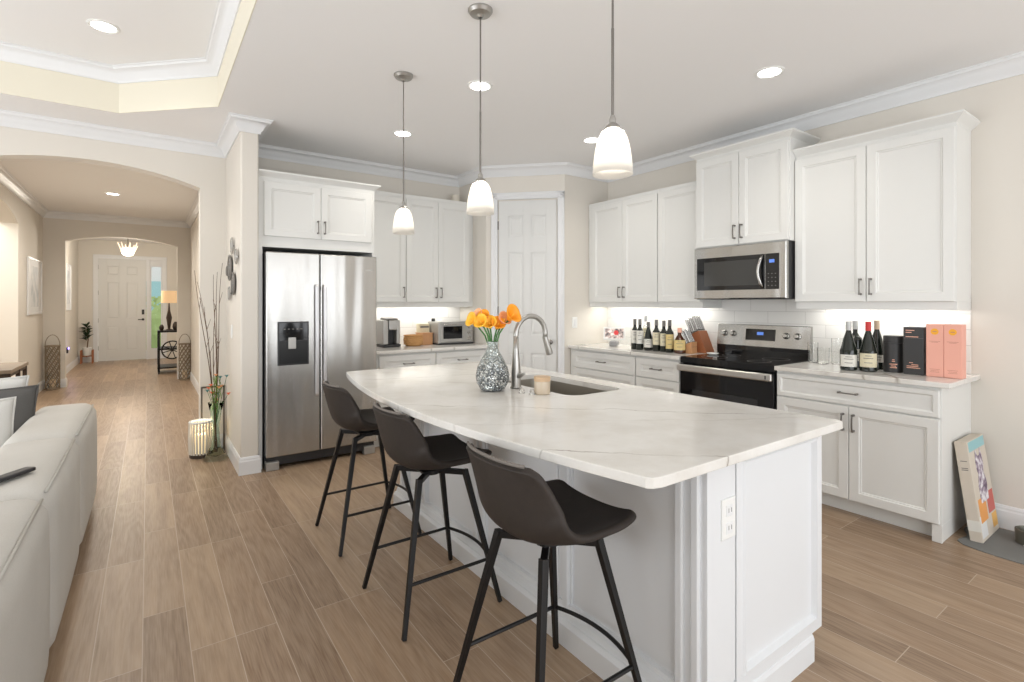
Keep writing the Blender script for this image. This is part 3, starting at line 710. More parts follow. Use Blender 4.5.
# sink bowl
t = thing('sink', 'stainless undermount sink let into the island worktop', 'sink', (1.85, 2.2, .7))
b = MB(); g = .004
ring = lambda z, e: [b._v((x+(e if x > 1.85 else -e), y+(e if y > 2.2 else -e), z)) for x, y in hole]
R = [ring(.8895, .025), ring(.8895, .003), ring(.73, -.003), ring(.70, -.04)]
for A, B in zip(R, R[1:]):
    for i in range(len(A)): b.face([A[i], A[(i+1) % len(A)], B[(i+1) % len(B)], B[i]])
b.face(R[-1]); b.build('basin', mat('sink_steel', (.42, .39, .34), .34, .85), t, smooth='auto', solid=.0015)
MB().lathe([(.045, .7015), (.045, .704), (.03, .703)], (1.85, 2.2, 0), 20).build('drain', 'chrome', t)
o = MB().soft((1.735, 2.43, .722), (.07, .11, .03), .01, .002, 4).build('sponge', mat('blue_sponge', (.12, .25, .48), .9)); tag(o, 'blue sponge lying in the island sink', 'sponge')
# faucet
t = thing('faucet', 'tall brushed steel gooseneck faucet behind the island sink', 'faucet', (1.585, 2.19, .92))
b = MB(); c0 = (1.585, 2.19)
b.lathe([(.030, .9205), (.030, .928), (.026, .935), (.0255, 1.0), (.021, 1.06), (.0155, 1.12), (.0145, 1.19)], (c0[0], c0[1], 0), 20)
pts = [(c0[0], c0[1], 1.18)]
for i in range(15):
    a = PI-PI*1.06*i/14; pts.append((c0[0]+.10+.10*math.cos(a), c0[1], 1.20+.10*math.sin(a)))
b.tube(pts, .0138, 12); b.build('spout', 'chrome', t, smooth=True)
e = Vector(pts[-1]); d = (e-Vector(pts[-2])).normalized(); d = Vector((.35, 0, -1)).normalized()
MB().tube([e-d*.005, e+d*.03, e+d*.085, e+d*.10], [.0145, .0165, .020, .0185], 12).build('spray_head', 'chrome', t, smooth='auto')
MB().tube([(c0[0], c0[1]-.022, .985), (c0[0], c0[1]-.045, .99), (c0[0]-.02, c0[1]-.10, 1.01)], [.012, .010, .006], 8).build('lever', 'chrome', t, smooth=True)

# vase with callas
vc = Vector((1.447, 2.205, .9205))
t = thing('vase', 'bulbous mosaic glass vase with narrow neck, in front of the faucet', 'vase', vc)
m = mat('silver_mosaic', (.5, .53, .5), .12, .65); v_ = N(m, 'ShaderNodeTexVoronoi'); v_.feature = 'DISTANCE_TO_EDGE'; v_.inputs['Scale'].default_value = 105; L(m, opos(m), v_.inputs['Vector'])
v2 = N(m, 'ShaderNodeTexVoronoi'); v2.inputs['Scale'].default_value = 105; L(m, opos(m), v2.inputs['Vector'])
cc = mixc(m, .85, (.62, .66, .63), ramp(m, v2.outputs['Color'], [(.25, (.06, .07, .08)), (.5, (.30, .33, .34)), (.75, (.80, .83, .80))]))
L(m, mixc(m, math_(m, 'LESS_THAN', v_.outputs['Distance'], .06), cc, (.10, .10, .11)), P(m).inputs['Base Color'])
sz_ = N(m, 'ShaderNodeSeparateXYZ'); L(m, opos(m), sz_.inputs[0]); lk = P(m).inputs['Base Color'].links[0].from_socket
L(m, mixc(m, math_(m, 'MULTIPLY', math_(m, 'SUBTRACT', sz_.outputs[2], .11), 6.0, clamp=True), lk, (.50, .56, .53)), P(m).inputs['Base Color'])
bump(m, v_.outputs['Distance'], .8, .01); M['mosaic'] = m
prof = [(.045, 0), (.062, .006), (.082, .04), (.087, .078), (.078, .122), (.056, .165), (.038, .195), (.028, .215), (.0255, .235), (.031, .252)]
MB().lathe(prof+[(.028, .252), (.021, .235), (.023, .215), (.03, .19)], vc, 40, cap=False).build('vase_body', 'mosaic', t, smooth='auto')
MB().lathe([(.042, 0.0005), (.001, .001)], vc, 40, cap=False).build('vase_foot', 'dark', t)
CAL = [(-.115, -.01, .135, 'yellow', 'small greenish yellow calla leaning far left over the vase'), (-.085, .03, .150, 'peach', 'peach calla on the left side of the bouquet'), (-.05, .0, .145, 'orange', 'orange calla left of the middle of the bouquet'),
       (-.062, -.035, .125, 'yellow', 'golden calla facing the stools low in the bouquet'), (-.015, -.01, .115, 'yellow', 'drooping golden calla in the middle of the bouquet'), (.03, .0, .11, 'orange', 'short orange calla right of the middle of the bouquet'),
       (.065, .01, .135, 'peach', 'peach calla on the right side of the bouquet'), (.108, .0, .155, 'orange', 'tall wide-open orange calla at the far right of the bouquet')]
Rv = Vector((math.cos(math.radians(35.46)), -math.sin(math.radians(35.46)), 0)); Fv = Vector((math.sin(math.radians(35.46)), math.cos(math.radians(35.46)), 0))
for i, (dx, dy, h, mm, lab) in enumerate(CAL):
    t = thing('calla_lily', lab, 'flower', vc+Vector((0, 0, .22)), 'calla lilies in the mosaic vase')
    top = vc+Rv*dx*.80+Fv*dy+Vector((0, 0, .215+h)); bot = vc+Rv*dx*.06+Fv*dy*.2+Vector((0, 0, .19))
    mid = (bot+top)/2-Rv*dx*.10+Vector((0, 0, .012)); d = (top-mid).normalized()
    MB().tube([bot, bot.lerp(mid, .6), mid, top], [.0038, .004, .0042, .004], 6).build('stem', 'stem', t, smooth=True)
    d = (d+Rv*dx*2.5-Fv*.75).normalized(); q = d.to_track_quat('Z', 'X').to_matrix().to_4x4(); q.translation = top-d*.012
    b = MB(q); s_ = 1.05 if i != 7 else 1.35
    def petal(u, v_, s_=s_):
        a = 2*PI*u; fl_ = max(0, math.cos(a/1)); r = (.006+.022*v_**.9+.009*v_**5)*s_
        return (r*math.cos(a), r*math.sin(a), (.046*v_+.016*v_*v_*(fl_-.3)-.004*v_**7)*s_)
    b.grid(petal, 20, 8, closeu=True); b.build('bloom', mm, t, smooth=True, solid=.0012)
    MB(q).tube([(0, 0, .006), (0, 0, .038*s_)], [.0025, .003], 6).build('spadix', 'yellow', t, smooth=True)
# candle jar
t = thing('candle_jar', 'cream candle in a round glass jar beside the sink', 'candle', (1.590, 1.975, .9205)); cc = (1.590, 1.975, .9205)
MB().lathe([(.036, 0), (.040, .004), (.040, .078), (.038, .085), (.036, .085), (.037, .078), (.037, .07)], cc, 28, cap=False).build('jar', mat('frosted_jar', (.80, .68, .52), .15, trans=.35), t, smooth='auto')
MB().lathe([(.0365, .002), (.0365, .062)], cc, 24).build('wax', 'wax', t)
MB().lathe([(.0405, .064), (.041, .066), (.041, .086), (.0, .0865)], cc, 28, cap=False).build('lid', mat('tan_lid', (.60, .42, .26), .5), t, smooth='auto')
for k, (x, y) in enumerate(((1.513, 2.04), (1.535, 1.985))):
    o = MB().lathe([(.013, 0), (.016, .004), (.010, .010), (.013, .018), (.006, .026), (.0, .027)], (x, y, .9205), 12, cap=False).build('glass_stopper', 'glass', smooth=True)
    tag(o, ['small clear glass stopper lying nearer the faucet base', 'small clear glass stopper lying nearer the candle jar'][k], 'stopper')

# ------------------------------------------------------------------ bar stools
def make_stool():
    t = thing('bar_stool', 'x', 'stool', (0, 0, 0), 'bar stools along the island')
    pr = [(.222, .662, .172, .012), (.205, .654, .202, .022), (.13, .642, .224, .034), (.04, .634, .232, .045), (-.05, .632, .236, .055), (-.125, .642, .238, .075), (-.172, .672, .232, .080), (-.196, .722, .222, .050), (-.212, .778, .212, .028), (-.226, .835, .202, .014), (-.236, .878, .190, .004), (-.240, .894, .170, 0)]
    fw = [0, 0, 0, 0, 0, .02, .05, .075, .075, .065, .05, .035]
    def S_(u, v):
        k = v*(len(pr)-1); i = min(int(k), len(pr)-2); f = k-i
        P0, P1 = pr[max(i-1, 0)], pr[i]; P2, P3 = pr[i+1], pr[min(i+2, len(pr)-1)]
        def cr(a, b_, c, d): return .5*((2*b_)+(-a+c)*f+(2*a-5*b_+4*c-d)*f*f+(-a+3*b_-3*c+d)*f**3)
        x, z, hw, lf = [cr(P0[j], P1[j], P2[j], P3[j]) for j in range(4)]
        ff = cr(fw[max(i-1, 0)], fw[i], fw[i+1], fw[min(i+2, len(pr)-1)])
        s = 2*u-1; e = abs(s)**2.4
        tipf = .0*e if v < .2 else 0
        up = .0
        return (x+ff*e+tipf*(1-v/.2), s*hw, z+lf*e+(.010*e*(1-v/.15) if v < .15 else 0))
    b = MB(); b.grid(S_, 20, 33); b.build('seat', 'leather', t, smooth=True, solid=.026, bevel=.0, sub=1)
    b = MB()
    off = Vector((-.0, 0, 0))
    b.tube([Vector(S_(i/24, 1))+Vector((-.004, 0, .010)) for i in range(1, 24)], .0055, 6); b.build('top_piping', fabric('pale_piping', (.16, .14, .125), (.22, .20, .18)) if 'pp' not in M else M['pp'], t, smooth=True)
    b = MB(); b.box((-.07, -.07, .597), (.07, .07, .606)); b.lathe([(.045, .575), (.045, .612)], (0, 0, 0), 20)
    b.build('swivel_plate', 'black', t, bevel=.002)
    for sx in (-1, 1):
        for sy in (-1, 1):
            b = MB(); b.tube([(sx*.02, sy*.02, .588), (sx*.118, sy*.124, .588)], .016, sq=True)
            b.tube([(sx*.114, sy*.120, .600), (sx*.235, sy*.235, .002)], [.0175, .0125], sq=True); b.build('leg', 'black', t, bevel=.002)
    z = .195; k = .6; e = .118+(.235-.118)*(1-z/.6)
    ey = .122+(.235-.122)*(1-z/.6)
    for sy in (-1, 1):
        MB().tube([(-e, sy*ey, z), (e, sy*ey, z)], .0075, 8).build('stretcher', 'black', t)
    MB().tube([(e+.045*(1-(2*i/12-1)**2), -ey+2*ey*i/12, z) for i in range(13)], .0075, 8).build('footrest', 'black', t, smooth=True)
    return t
st0 = make_stool()
for i, (x, y, rz, lab) in enumerate(((1.085, 1.318, 0, 'dark brown suede bar stool nearest the camera, at the near end of the island'), (1.08, 2.175, 0, 'dark suede bar stool in the middle of the row, in front of the vase'), (1.08, 3.02, 0, 'dark suede bar stool at the far end of the island, in front of the refrigerator'))):
    o = st0 if i == 0 else copy_tree(st0)
    o.location = (x, y, 0); o.rotation_euler.z = rz; o['label'] = lab

# ------------------------------------------------------------------ pendants and ceiling lights
def glow(name, c, e): return mat(name, c, .35, emit=e, ec=(1, .93, .82))
m = mat('pendant_glass', (.86, .84, .80), .3, spec=.5); p = P(m); M['pglass'] = m
tl = N(m, 'ShaderNodeBsdfTranslucent'); tl.inputs[0].default_value = (.95, .93, .89, 1); mx = N(m, 'ShaderNodeMixShader'); mx.inputs[0].default_value = .55
L(m, p.outputs[0], mx.inputs[1]); L(m, tl.outputs[0], mx.inputs[2]); L(m, mx.outputs[0], m.node_tree.nodes['Material Output'].inputs['Surface'])
M['bulb'] = mat('frosted_bulb', (1, 1, 1), .4, emit=4, ec=(1, .95, .86))
def make_pendant():
    t = thing('pendant_light', 'x', 'pendant light', (0, 0, 0), 'pendant lights over the island')
    MB().lathe([(.062, 2.8395), (.062, 2.832), (.052, 2.818), (.02, 2.812), (.010, 2.80)], (0, 0, 0), 28, cap=False).build('canopy', 'chrome', t, smooth='auto')
    MB().tube([(0, 0, 2.81), (0, 0, 2.33), (0, 0, 2.329), (0, 0, 2.02)], [.0038, .0038, .005, .005], 8).build('rod', 'nickel', t)
    MB().lathe([(.007, 2.025), (.012, 2.012), (.012, 1.998), (.024, 1.988), (.027, 1.977), (.020, 1.973)], (0, 0, 0), 24, cap=False).build('socket_cap', 'chrome', t, smooth='auto')
    s = MB().lathe([(.024, 1.975), (.040, 1.966), (.0515, 1.942), (.0605, 1.905), (.0665, 1.862), (.070, 1.818), (.067, 1.818), (.0635, 1.862), (.0575, 1.903), (.0485, 1.938), (.037, 1.962)], (0, 0, 0), 36, cap=False).build('lamp_shade', 'pglass', t, smooth=True)
    MB().lathe([(.001, 1.845), (.014, 1.848), (.022, 1.86), (.024, 1.875), (.018, 1.893), (.012, 1.905), (.012, 1.912)], (0, 0, 0), 20).build('bulb', 'bulb', t, smooth=True)
    l = bpy.data.lights.new('bulb_light', 'POINT'); l.energy = 2.4; l.shadow_soft_size = .02; l.color = (1, .93, .84)
    lo = bpy.data.objects.new('bulb_light', l); col.objects.link(lo); lo.parent = t; lo.location = (0, 0, 1.935)
    return t
p0 = make_pendant()
for i, (y, lab) in enumerate(((1.25, 'bell glass pendant light nearest the camera, its canopy above the frame'), (2.18, 'middle bell glass pendant light, above the mosaic vase'), (3.09, 'farthest bell glass pendant light, nearest the refrigerator'))):
    o = p0 if i == 0 else copy_tree(p0); o.location = ((1.322, 1.358, 1.342)[i], y, 0); o['label'] = lab
def make_can():
    t = thing('recessed_light', 'x', 'ceiling light', (0, 0, 0), 'round recessed ceiling lights')
    MB().lathe([(.088, -.0005), (.088, -.004), (.078, -.008), (.066, -.004), (.066, -.0005)], (0, 0, 0), 32, cap=False).build('trim_ring', 'white', t, smooth='auto')
    MB().lathe([(.067, -.001), (.067, -.0035)], (0, 0, 0), 32).build('lens', 'lamp', t)
    l = bpy.data.lights.new('can_light', 'SPOT'); l.energy = 18; l.spot_size = 2.5; l.spot_blend = .9; l.shadow_soft_size = .07; l.color = (1, .94, .85)
    lo = bpy.data.objects.new('can_light', l); col.objects.link(lo); lo.parent = t; lo.location = (0, 0, -.03)
    return t
hall_can = bpy.data.lights.new('hall_can_light', 'SPOT'); hall_can.energy = 75; hall_can.spot_size = 3.0; hall_can.spot_blend = .9; hall_can.shadow_soft_size = .07; hall_can.color = (1, .94, .85)
c0_ = make_can()
for i, (x, y, z, lab) in enumerate(((3.224, 1.70, C, 'recessed ceiling light in front of the large right wall cabinet'), (1.83, 2.944, C, 'recessed ceiling light behind the middle pendant rod'), (1.80, 4.16, C, 'recessed ceiling light in front of the refrigerator, behind the far pendant rod'),
        (3.261, 3.335, C, 'recessed ceiling light beside the near pendant shade, toward the pantry'), (-.236, 4.25, TC, 'recessed light in the raised tray ceiling'), (-.385, 8.72, C, 'recessed light in the hallway ceiling beyond the first arch'), (-.34, 6.2, C, 'unseen recessed light added behind the first arch header to brighten the hallway'))):  # last entry is an extra unseen light, added to lift the dark hall
    o = c0_ if i == 0 else copy_tree(c0_); o.location = (x, y, z); o['label'] = lab
    if y > 5.5:
        for ch in o.children:
            if ch.type == 'LIGHT': ch.data = hall_can
# foyer light
t = thing('chandelier', 'small glowing crystal ceiling light hanging in the foyer', 'chandelier', (-.32, 12.5, C))
b = MB()
for k in range(14):
    a = 2*PI*k/14; b.tube([(-.32+.09*math.cos(a), 12.5+.09*math.sin(a), 2.36), (-.32+.16*math.cos(a), 12.5+.16*math.sin(a), 2.50+.05*(k % 2))], [.016, .006], 5)
b.build('crystal_ring', glow('warm_crystal', (1, .8, .6), .5), t)
MB().lathe([(.02, 2.29), (.08, 2.31), (.11, 2.37), (.10, 2.44), (.02, 2.46)], (-.32, 12.5, 0), 16).build('bowl', glow('warm_bowl', (1, .9, .75), 1.6), t, smooth=True)
MB().tube([(-.32, 12.5, 2.45), (-.32, 12.5, 2.82)], .008, 6).build('stem', 'nickel', t)
MB().lathe([(.06, 2.81), (.06, 2.8395)], (-.32, 12.5, 0), 16).build('canopy', 'nickel', t)
l = bpy.data.lights.new('foyer_light', 'POINT'); l.energy = 55; l.shadow_soft_size = .15; l.color = (1, .92, .80)
lo = bpy.data.objects.new('foyer_light', l); col.objects.link(lo); lo.parent = t; lo.location = (0, 0, -.70)

# ------------------------------------------------------------------ things on the right wall counter
CT = .9205
def bottle(x, y, R, h, lab, capm, labm, z0=.05, z1=.13, shoulder=.58, neck=.72, body='bottle', group='wine bottles on the counters', facing=None, name='wine_bottle', cat='bottle'):
    t = thing(name, lab, cat, (x, y, CT), group)
    q_ = .0135 if name == 'wine_bottle' else .016
    pr = [(R*.9, 0), (R, .006), (R, h*shoulder), (R*.88, h*(shoulder+.06)), ((R*.88+q_)*.52, h*(shoulder*.35+neck*.65)), (q_+.001, h*(neck+.03)), (q_, h*.985), (q_+.0015, h*.987), (q_+.0015, h)]
    MB().lathe(pr, (x, y, CT), 24).build('bottle_body', body, t, smooth='auto')
    MB().lathe([(q_+.001, h*.82), (q_+.0028, h*.82), (q_+.0028, h*1.004), (0, h*1.005)], (x, y, CT), 20, cap=False).build('capsule', capm, t, smooth='auto')
    if labm:
        a = math.atan2(-y, -x) if facing is None else facing
        o = MB().lathe([(R+.0008, z0), (R+.0008, z1)], (x, y, CT), 18, cap=False, a0=a-1.15, a1=a+1.15).build('paper_label', labm, t, smooth=True)
        b = MB()
        for k, (zz_, hw_) in enumerate(((.80, .35), (.62, .55), (.3, .45))):
            z_ = z0+(z1-z0)*zz_; b.lathe([(R+.0014, z_), (R+.0014, z_+.004)], (x, y, CT), 8, cap=False, a0=a-hw_, a1=a+hw_)
        b.build('label_print', 'print', o)
    return t
bottle(3.84, 1.487, .050, .325, 'magnum wine bottle with grey capsule and white label, front left of the right counter', 'silverfoil', 'paper', .025, .105, .40, .78)
bottle(3.87, 1.382, .050, .325, 'magnum wine bottle with red capsule and cream label', 'red', 'creamlab', .03, .12, .40, .78)
bottle(4.02, 1.515, .044, .325, 'grey-capped wine bottle standing behind the pair of magnums', 'silverfoil', 'paper')
bottle(4.04, 1.392, .048, .33, 'wine bottle with long beige capsule behind the red-capped magnum', 'gold', 'paper', .05, .10, .40, .78)
t = thing('gift_tube', 'short round dark gift tube with copper print', 'gift box', (3.97, 1.275, CT))
MB().lathe([(.053, 0), (.053, .19)], (3.97, 1.275, CT), 32).build('tube_body', 'card', t, smooth='auto')
MB().lathe([(.0545, .192), (.0545, .232), (.052, .236)], (3.97, 1.275, CT), 32).build('lid', 'card', t, smooth='auto')
a = math.atan2(-1.275, -3.97); b = MB()
for z, hw_ in ((.03, .35), (.04, .25), (.052, .4), (.07, .15), (.08, .12)): b.lathe([(.0536, z), (.0536, z+.005)], (3.97, 1.275, CT), 8, cap=False, a0=a-hw_, a1=a+hw_)
b.build('printed_emblem', 'copper', t)
def boxed(x, y, wx, wy, h, rz):
    return Matrix.Translation((x, y, CT)) @ Matrix.Rotation(rz, 4, 'Z')
t = thing('gift_box', 'tall dark gift box with copper lettering between tube and pink boxes', 'gift box', (3.96, 1.155, CT))
Q = boxed(3.96, 1.150, 0, 0, 0, 0)
MB(Q).box((-.05, -.053, 0), (.05, .053, .298)).build('box_body', 'card', t, bevel=.003)
b = MB(Q)
for y0, z0, l_ in ((.04, .275, .045), (.04, .262, .03), (.04, .235, .065), (.01, .06, .035), (.022, .072, .02), (.035, .05, .06), (.035, .04, .07)): b.box((-.0508, y0-l_, z0), (-.0500, y0, z0+.0045))
b.build('printed_lettering', 'copper', t)
MB(Q).box((-.0505, -.0505, .228), (-.0498, .0505, .2295)).build('lid_seam', 'print', t)
for k, (y, lab) in enumerate(((1.043, 'pink gift box with orange oval, next to the dark gift box'), (.957, 'pink gift box with orange oval, nearest the counter end'))):
    t = thing('gift_box', lab, 'gift box', (3.96, y, CT), 'pink gift boxes'); Q = boxed(3.95, y, 0, 0, 0, 0)
    MB(Q).box((-.043, -.0425, 0), (.043, .0425, .320)).build('box_body', 'pink', t, bevel=.003)
    b = MB(Q); b.F = Q @ Matrix(((0, 0, -1, -.0432), (1, 0, 0, 0), (0, 1, 0, .275), (0, 0, 0, 1)))
    b.lathe([(.001, 0), (.019, 0), (.019, .0006), (.001, .0008)], (0, 0, 0), 24, cap=False); b.build('printed_logo', 'logo', t)
    b = MB(Q)
    for z, l_ in ((.215, .055), (.209, .035), (.045, .05), (.036, .04), (.028, .045)): b.box((-.0437, -l_/2, z), (-.0431, l_/2, z+.002))
    b.box((-.0445, -.010, .273), (-.0438, .010, .277))
    b.build('printed_lettering', mat('rose_print', (.50, .22, .17), .6), t)
for k, (x, y, r, h, lab) in enumerate(((4.10, 1.83, .034, .15, 'clear stemless glass against the tiles beside the range'), (4.06, 1.74, .038, .12, 'clear short tumbler in front of the tiles near the range'), (4.12, 1.67, .036, .19, 'tall clear glass jar near the grey-capped bottles'))):
    o = MB().lathe([(r*.9, 0), (r, .004), (r*1.06, h), (r*1.0, h), (r*.93, .008), (.001, .007)], (x, y, CT), 24, cap=False).build('drinking_glass', 'glass', smooth='auto'); tag(o, lab, 'glass', 'clear glasses beside the range')
# left stretch
t = thing('photo_display', 'small white smart display showing a photo with a red flower', 'display', (3.98, 3.72, CT))
Q = Matrix.Translation((3.985, 3.70, CT+.102)) @ Matrix.Rotation(math.radians(-118), 4, 'Z') @ Matrix.Rotation(math.radians(-14), 4, 'X')
Q = frame((3.985, 3.745, CT+.0), Vector((-.80, -.6, 0))) @ Matrix.Translation((0, .125, 0)) @ Matrix.Rotation(math.radians(-12), 4, 'X')
MB(Q).box((-.112, -.066, -.010), (.112, .072, .004)).build('display_bezel', 'white', t, bevel=.006)
m = mat('photo_screen', (.3, .25, .22), .1, emit=.5, ec=(.5, .42, .4)); nn = ramp(m, noise(m, opos(m), 28, 3), [(.35, (.10, .09, .09)), (.5, (.42, .33, .30)), (.65, (.75, .66, .62))]); L(m, nn, P(m).inputs['Emission Color']); L(m, nn, P(m).inputs['Base Color'])
MB(Q).box((-.095, -.048, .0042), (.095, .055, .0052)).build('screen', m, t)
b = MB(Q)
for k in range(7):
    a = k*2*PI/6 if k else 0; r = .016 if k else 0; b.lathe([(.001, .0052), (.011, .0052), (.011, .0058), (.001, .006)], (.02+r*math.cos(a), .012+r*math.sin(a), 0), 10, cap=False)
b.build('flower_picture', mat('red_flower', (.5, .04, .04), .3, emit=.4, ec=(.7, .05, .05)), t)
MB().prism([(3.945, 3.675), (4.045, 3.735), (4.005, 3.81), (3.905, 3.745)], CT, CT+.055).build('speaker_base', fabric('grey_mesh', (.3, .3, .3), (.4, .4, .4)), t, bevel=.012)
BG = 'bottles in a row on the counter left of the range'
bottle(3.88, 3.375, .036, .292, 'wine bottle with white label at the left end of the bottle row', 'print', 'paper', .06, .185, group=BG)
bottle(3.86, 3.295, .036, .292, 'second white-labelled wine bottle, touching the one at the row\'s left end', 'print', 'paper', .06, .185, group=BG)
bottle(4.07, 3.40, .030, .32, 'tall pale slender bottle standing behind the row of wine bottles', 'silverfoil', 'creamlab', .08, .2, body='glass', group=BG)
bottle(3.875, 3.205, .042, .268, 'burgundy-shaped wine bottle with low white label in the row', 'print', 'paper', .03, .11, .42, .75, group=BG)
bottle(3.88, 3.115, .036, .292, 'wine bottle with cream label right of the burgundy bottle', 'print', 'creamlab', .06, .175, group=BG)
bottle(3.89, 3.038, .037, .285, 'cream-labelled wine bottle beside the yellow-labelled one', 'print', 'creamlab', .055, .17, group=BG)
bottle(3.87, 2.958, .037, .295, 'wine bottle with tall yellow label in the row', 'print', 'yellowlab', .035, .165, group=BG)
bottle(3.885, 2.862, .052, .225, 'squat round amber bottle with gold label at the right end of the row', 'copper', 'yellowlab', .03, .12, .45, .7, body='amber', group=BG, name='liquor_bottle')
# knife blocks
def block(x, y, rz, w, d, h, lean, m, lab):
    t = thing('knife_block', lab, 'knife block', (x, y, CT))
    Q = Matrix.Translation((x, y, CT)) @ Matrix.Rotation(rz, 4, 'Z')
    b = MB(Q); b.prism([(-d*.5, 0), (d*.5, 0), (d*.5-lean*.2, .02), (d*.5-lean, h), (-d*.5-lean*.85, h*.78)], -w/2, w/2, axis=0) if False else b.prism([(d*.5, 0), (-d*.5, 0), (-d*.5-lean, h*.72), (d*.5-lean, h)], -w/2, w/2, axis=0)
    b.build('block_body', m, t, bevel=.004); return Q
# local: x = width, y = depth ; the block leans towards local -y
KQ = block(4.11, 2.757, PI*0+math.radians(180), .13, .12, .20, .085, 'wood_red', 'large cherry wood knife block beside the range')
def make_knife():
    t = thing('kitchen_knife', 'x', 'knife', (0, 0, 0), 'knives in the cherry wood block')
    MB().box((-.0015, -.012, -.05), (.0015, .012, .0)).build('blade', 'steel', t)
    b = MB(); b.tube([(0, 0, 0), (0, 0, .008), (0, .001, .06), (0, -.002, .13), (0, -.004, .142)], [.009, .0095, .0085, .010, .007], 8); b.build('handle', 'knife', t, smooth=True)
    MB().lathe([(.0105, -.001), (.0105, .006)], (0, 0, 0), 8).build('bolster', 'dark', t)
    return t
kn = make_knife(); first = True
for r_ in range(3):
    for c_ in range(4):
        o = kn if first else copy_tree(kn); first = False
        fy = .045-.085-r_*.038; fz = .20-(.056/.12)*r_*.038
        p_ = KQ @ Vector((-.045+c_*.03, fy+.0, fz+.004)); ax_ = (KQ.to_3x3() @ Vector((0, -.085, .2*1.0))).normalized()
        o.location = p_; o.rotation_mode = 'XYZ'; o.rotation_euler = ax_.to_track_quat('Z', 'X').to_euler()
        o['label'] = 'steel-handled knife standing in the cherry wood block'
KQ2 = block(3.955, 2.80, math.radians(180), .085, .08, .105, .0, 'wood_tan', 'small tan wood block full of steak knives')
kn2 = None
for r_ in range(2):
    for c_ in range(4):
        o = copy_tree(kn); o['group'] = 'steak knives in the small tan block'; o['label'] = 'thin steel steak knife standing in the small tan block'
        p_ = KQ2 @ Vector((-.030+c_*.020, .02-r_*.035, .098-r_*.014)); o.location = p_
        o.rotation_euler = Vector((-.10, .35+.12*(1-r_), 1)).normalized().to_track_quat('Z', 'X').to_euler(); o.scale = (.9, .9, .9)
o = MB().lathe([(.03, 0), (.045, .006), (.05, .014), (.046, .012), (.028, .004)], (3.99, 2.60, .9232), 20, cap=False).build('spoon_rest', 'white', smooth=True); tag(o, 'small white spoon rest on the back left of the cooktop', 'spoon rest')

# outlets and switches as things on the walls
def plate(F, lab, name='light_switch', n=1, cat='switch'):
    o = thing(name, lab, cat, F.translation)
    MB(F).ringed(.075*n, .118, [(0, 0), (0, .003), (.004, .006)], (-.0375*n, -.059, .0005)).build('wall_plate', 'white', o)
    b = MB(F)
    for k in range(n): b.ringed(.034, .068, [(0, 0), (0, .002), (.002, .004)], (-.0375*n+.075*k+.0205, -.034, .0055))
    b.build('rocker' if cat == 'switch' else 'socket', 'trim', o)
plate(frame((3.74, 4.09, 1.16), (0, -1)), 'white light switch on the pantry wall beside the door casing')
plate(frame((XR-.009, 1.20, 1.20), (-1, 0)), 'white outlet on the tiles above the dark gift boxes', 'wall_outlet', 1, 'outlet')
plate(frame((.60, 5.07, 1.12), (-1, 0)), 'white light switch on the hall side wall below the metal disc art')
plate(frame((2.72, YB-.009, 1.12), (0, -1)), 'white outlet on the tiles behind the toaster oven', 'wall_outlet', 1, 'outlet')

# ------------------------------------------------------------------ things on the back counter
t = thing('coffee_maker', 'silver and black single-cup coffee maker', 'coffee maker', (1.98, 4.98, CT)); F = BF(1.925, 4.93, CT)
MB(F).box((0, 0, -.20), (.19, .028, .0)).build('base', 'dark', t, bevel=.008)
b = MB(F); b.box((.0, .028, -.20), (.055, .275, -.005)); b.box((.150, .028, -.20), (.19, .275, -.02)); b.box((.055, .028, -.20), (.150, .275, -.10)); b.build('housing', 'silver', t, bevel=.010)
MB(F).box((.058, .175, -.10), (.148, .275, .004)).build('brew_head', 'chrome', t, bevel=.010)
MB(F).box((.056, .0285, -.1005), (.149, .175, -.094)).build('cup_bay', 'dark', t)
MB(F).prism([(.276, -.18), (.276, -.005), (.292, -.01), (.30, -.17)], .035, .16, axis=0).build('lid', 'grey', t, bevel=.005)
# basket
t = thing('basket', 'round woven rattan basket between coffee maker and toaster oven', 'basket', (2.25, 4.98, CT))
b = MB(); bc = (2.275, 4.985, CT)
b.lathe([(.075, 0), (.095, .02), (.10, .07), (.09, .115), (.088, .115), (.09, .07), (.085, .02), (.001, .015)], bc, 28, cap=False); b.build('basket_wall', 'rattan', t, smooth=True)
b = MB()
for k in range(5):
    b.tube([(bc[0]+(.098-.002*abs(k-2)+.004*math.sin(i*1.57+k*3.14))*math.cos(i*2*PI/48), bc[1]+(.098-.002*abs(k-2)+.004*math.sin(i*1.57+k*3.14))*math.sin(i*2*PI/48), CT+.02+k*.022) for i in range(49)], .006, 5)
b.build('woven_band', 'rattan', t, smooth=True)
t = thing('bread_box', 'tan wooden box behind the basket, beside the toaster oven', 'box', (2.45, 5.05, CT))
MB().box((2.385, 5.01, CT), (2.515, 5.16, CT+.115)).build('box_body', 'wood_tan', t, bevel=.004); MB().box((2.38, 5.005, CT+.116), (2.52, 5.165, CT+.128)).build('lid', 'wood_tan', t, bevel=.003)
t = thing('recipe_box', 'cream box with printed band standing on the tan wooden box', 'box', (2.45, 5.12, CT+.13))
MB().box((2.39, 5.08, CT+.1285), (2.51, 5.16, CT+.225)).build('box_body', 'creamlab', t, bevel=.003); MB().box((2.40, 5.0785, CT+.18), (2.50, 5.0800, CT+.20)).build('printed_band', 'print', t)
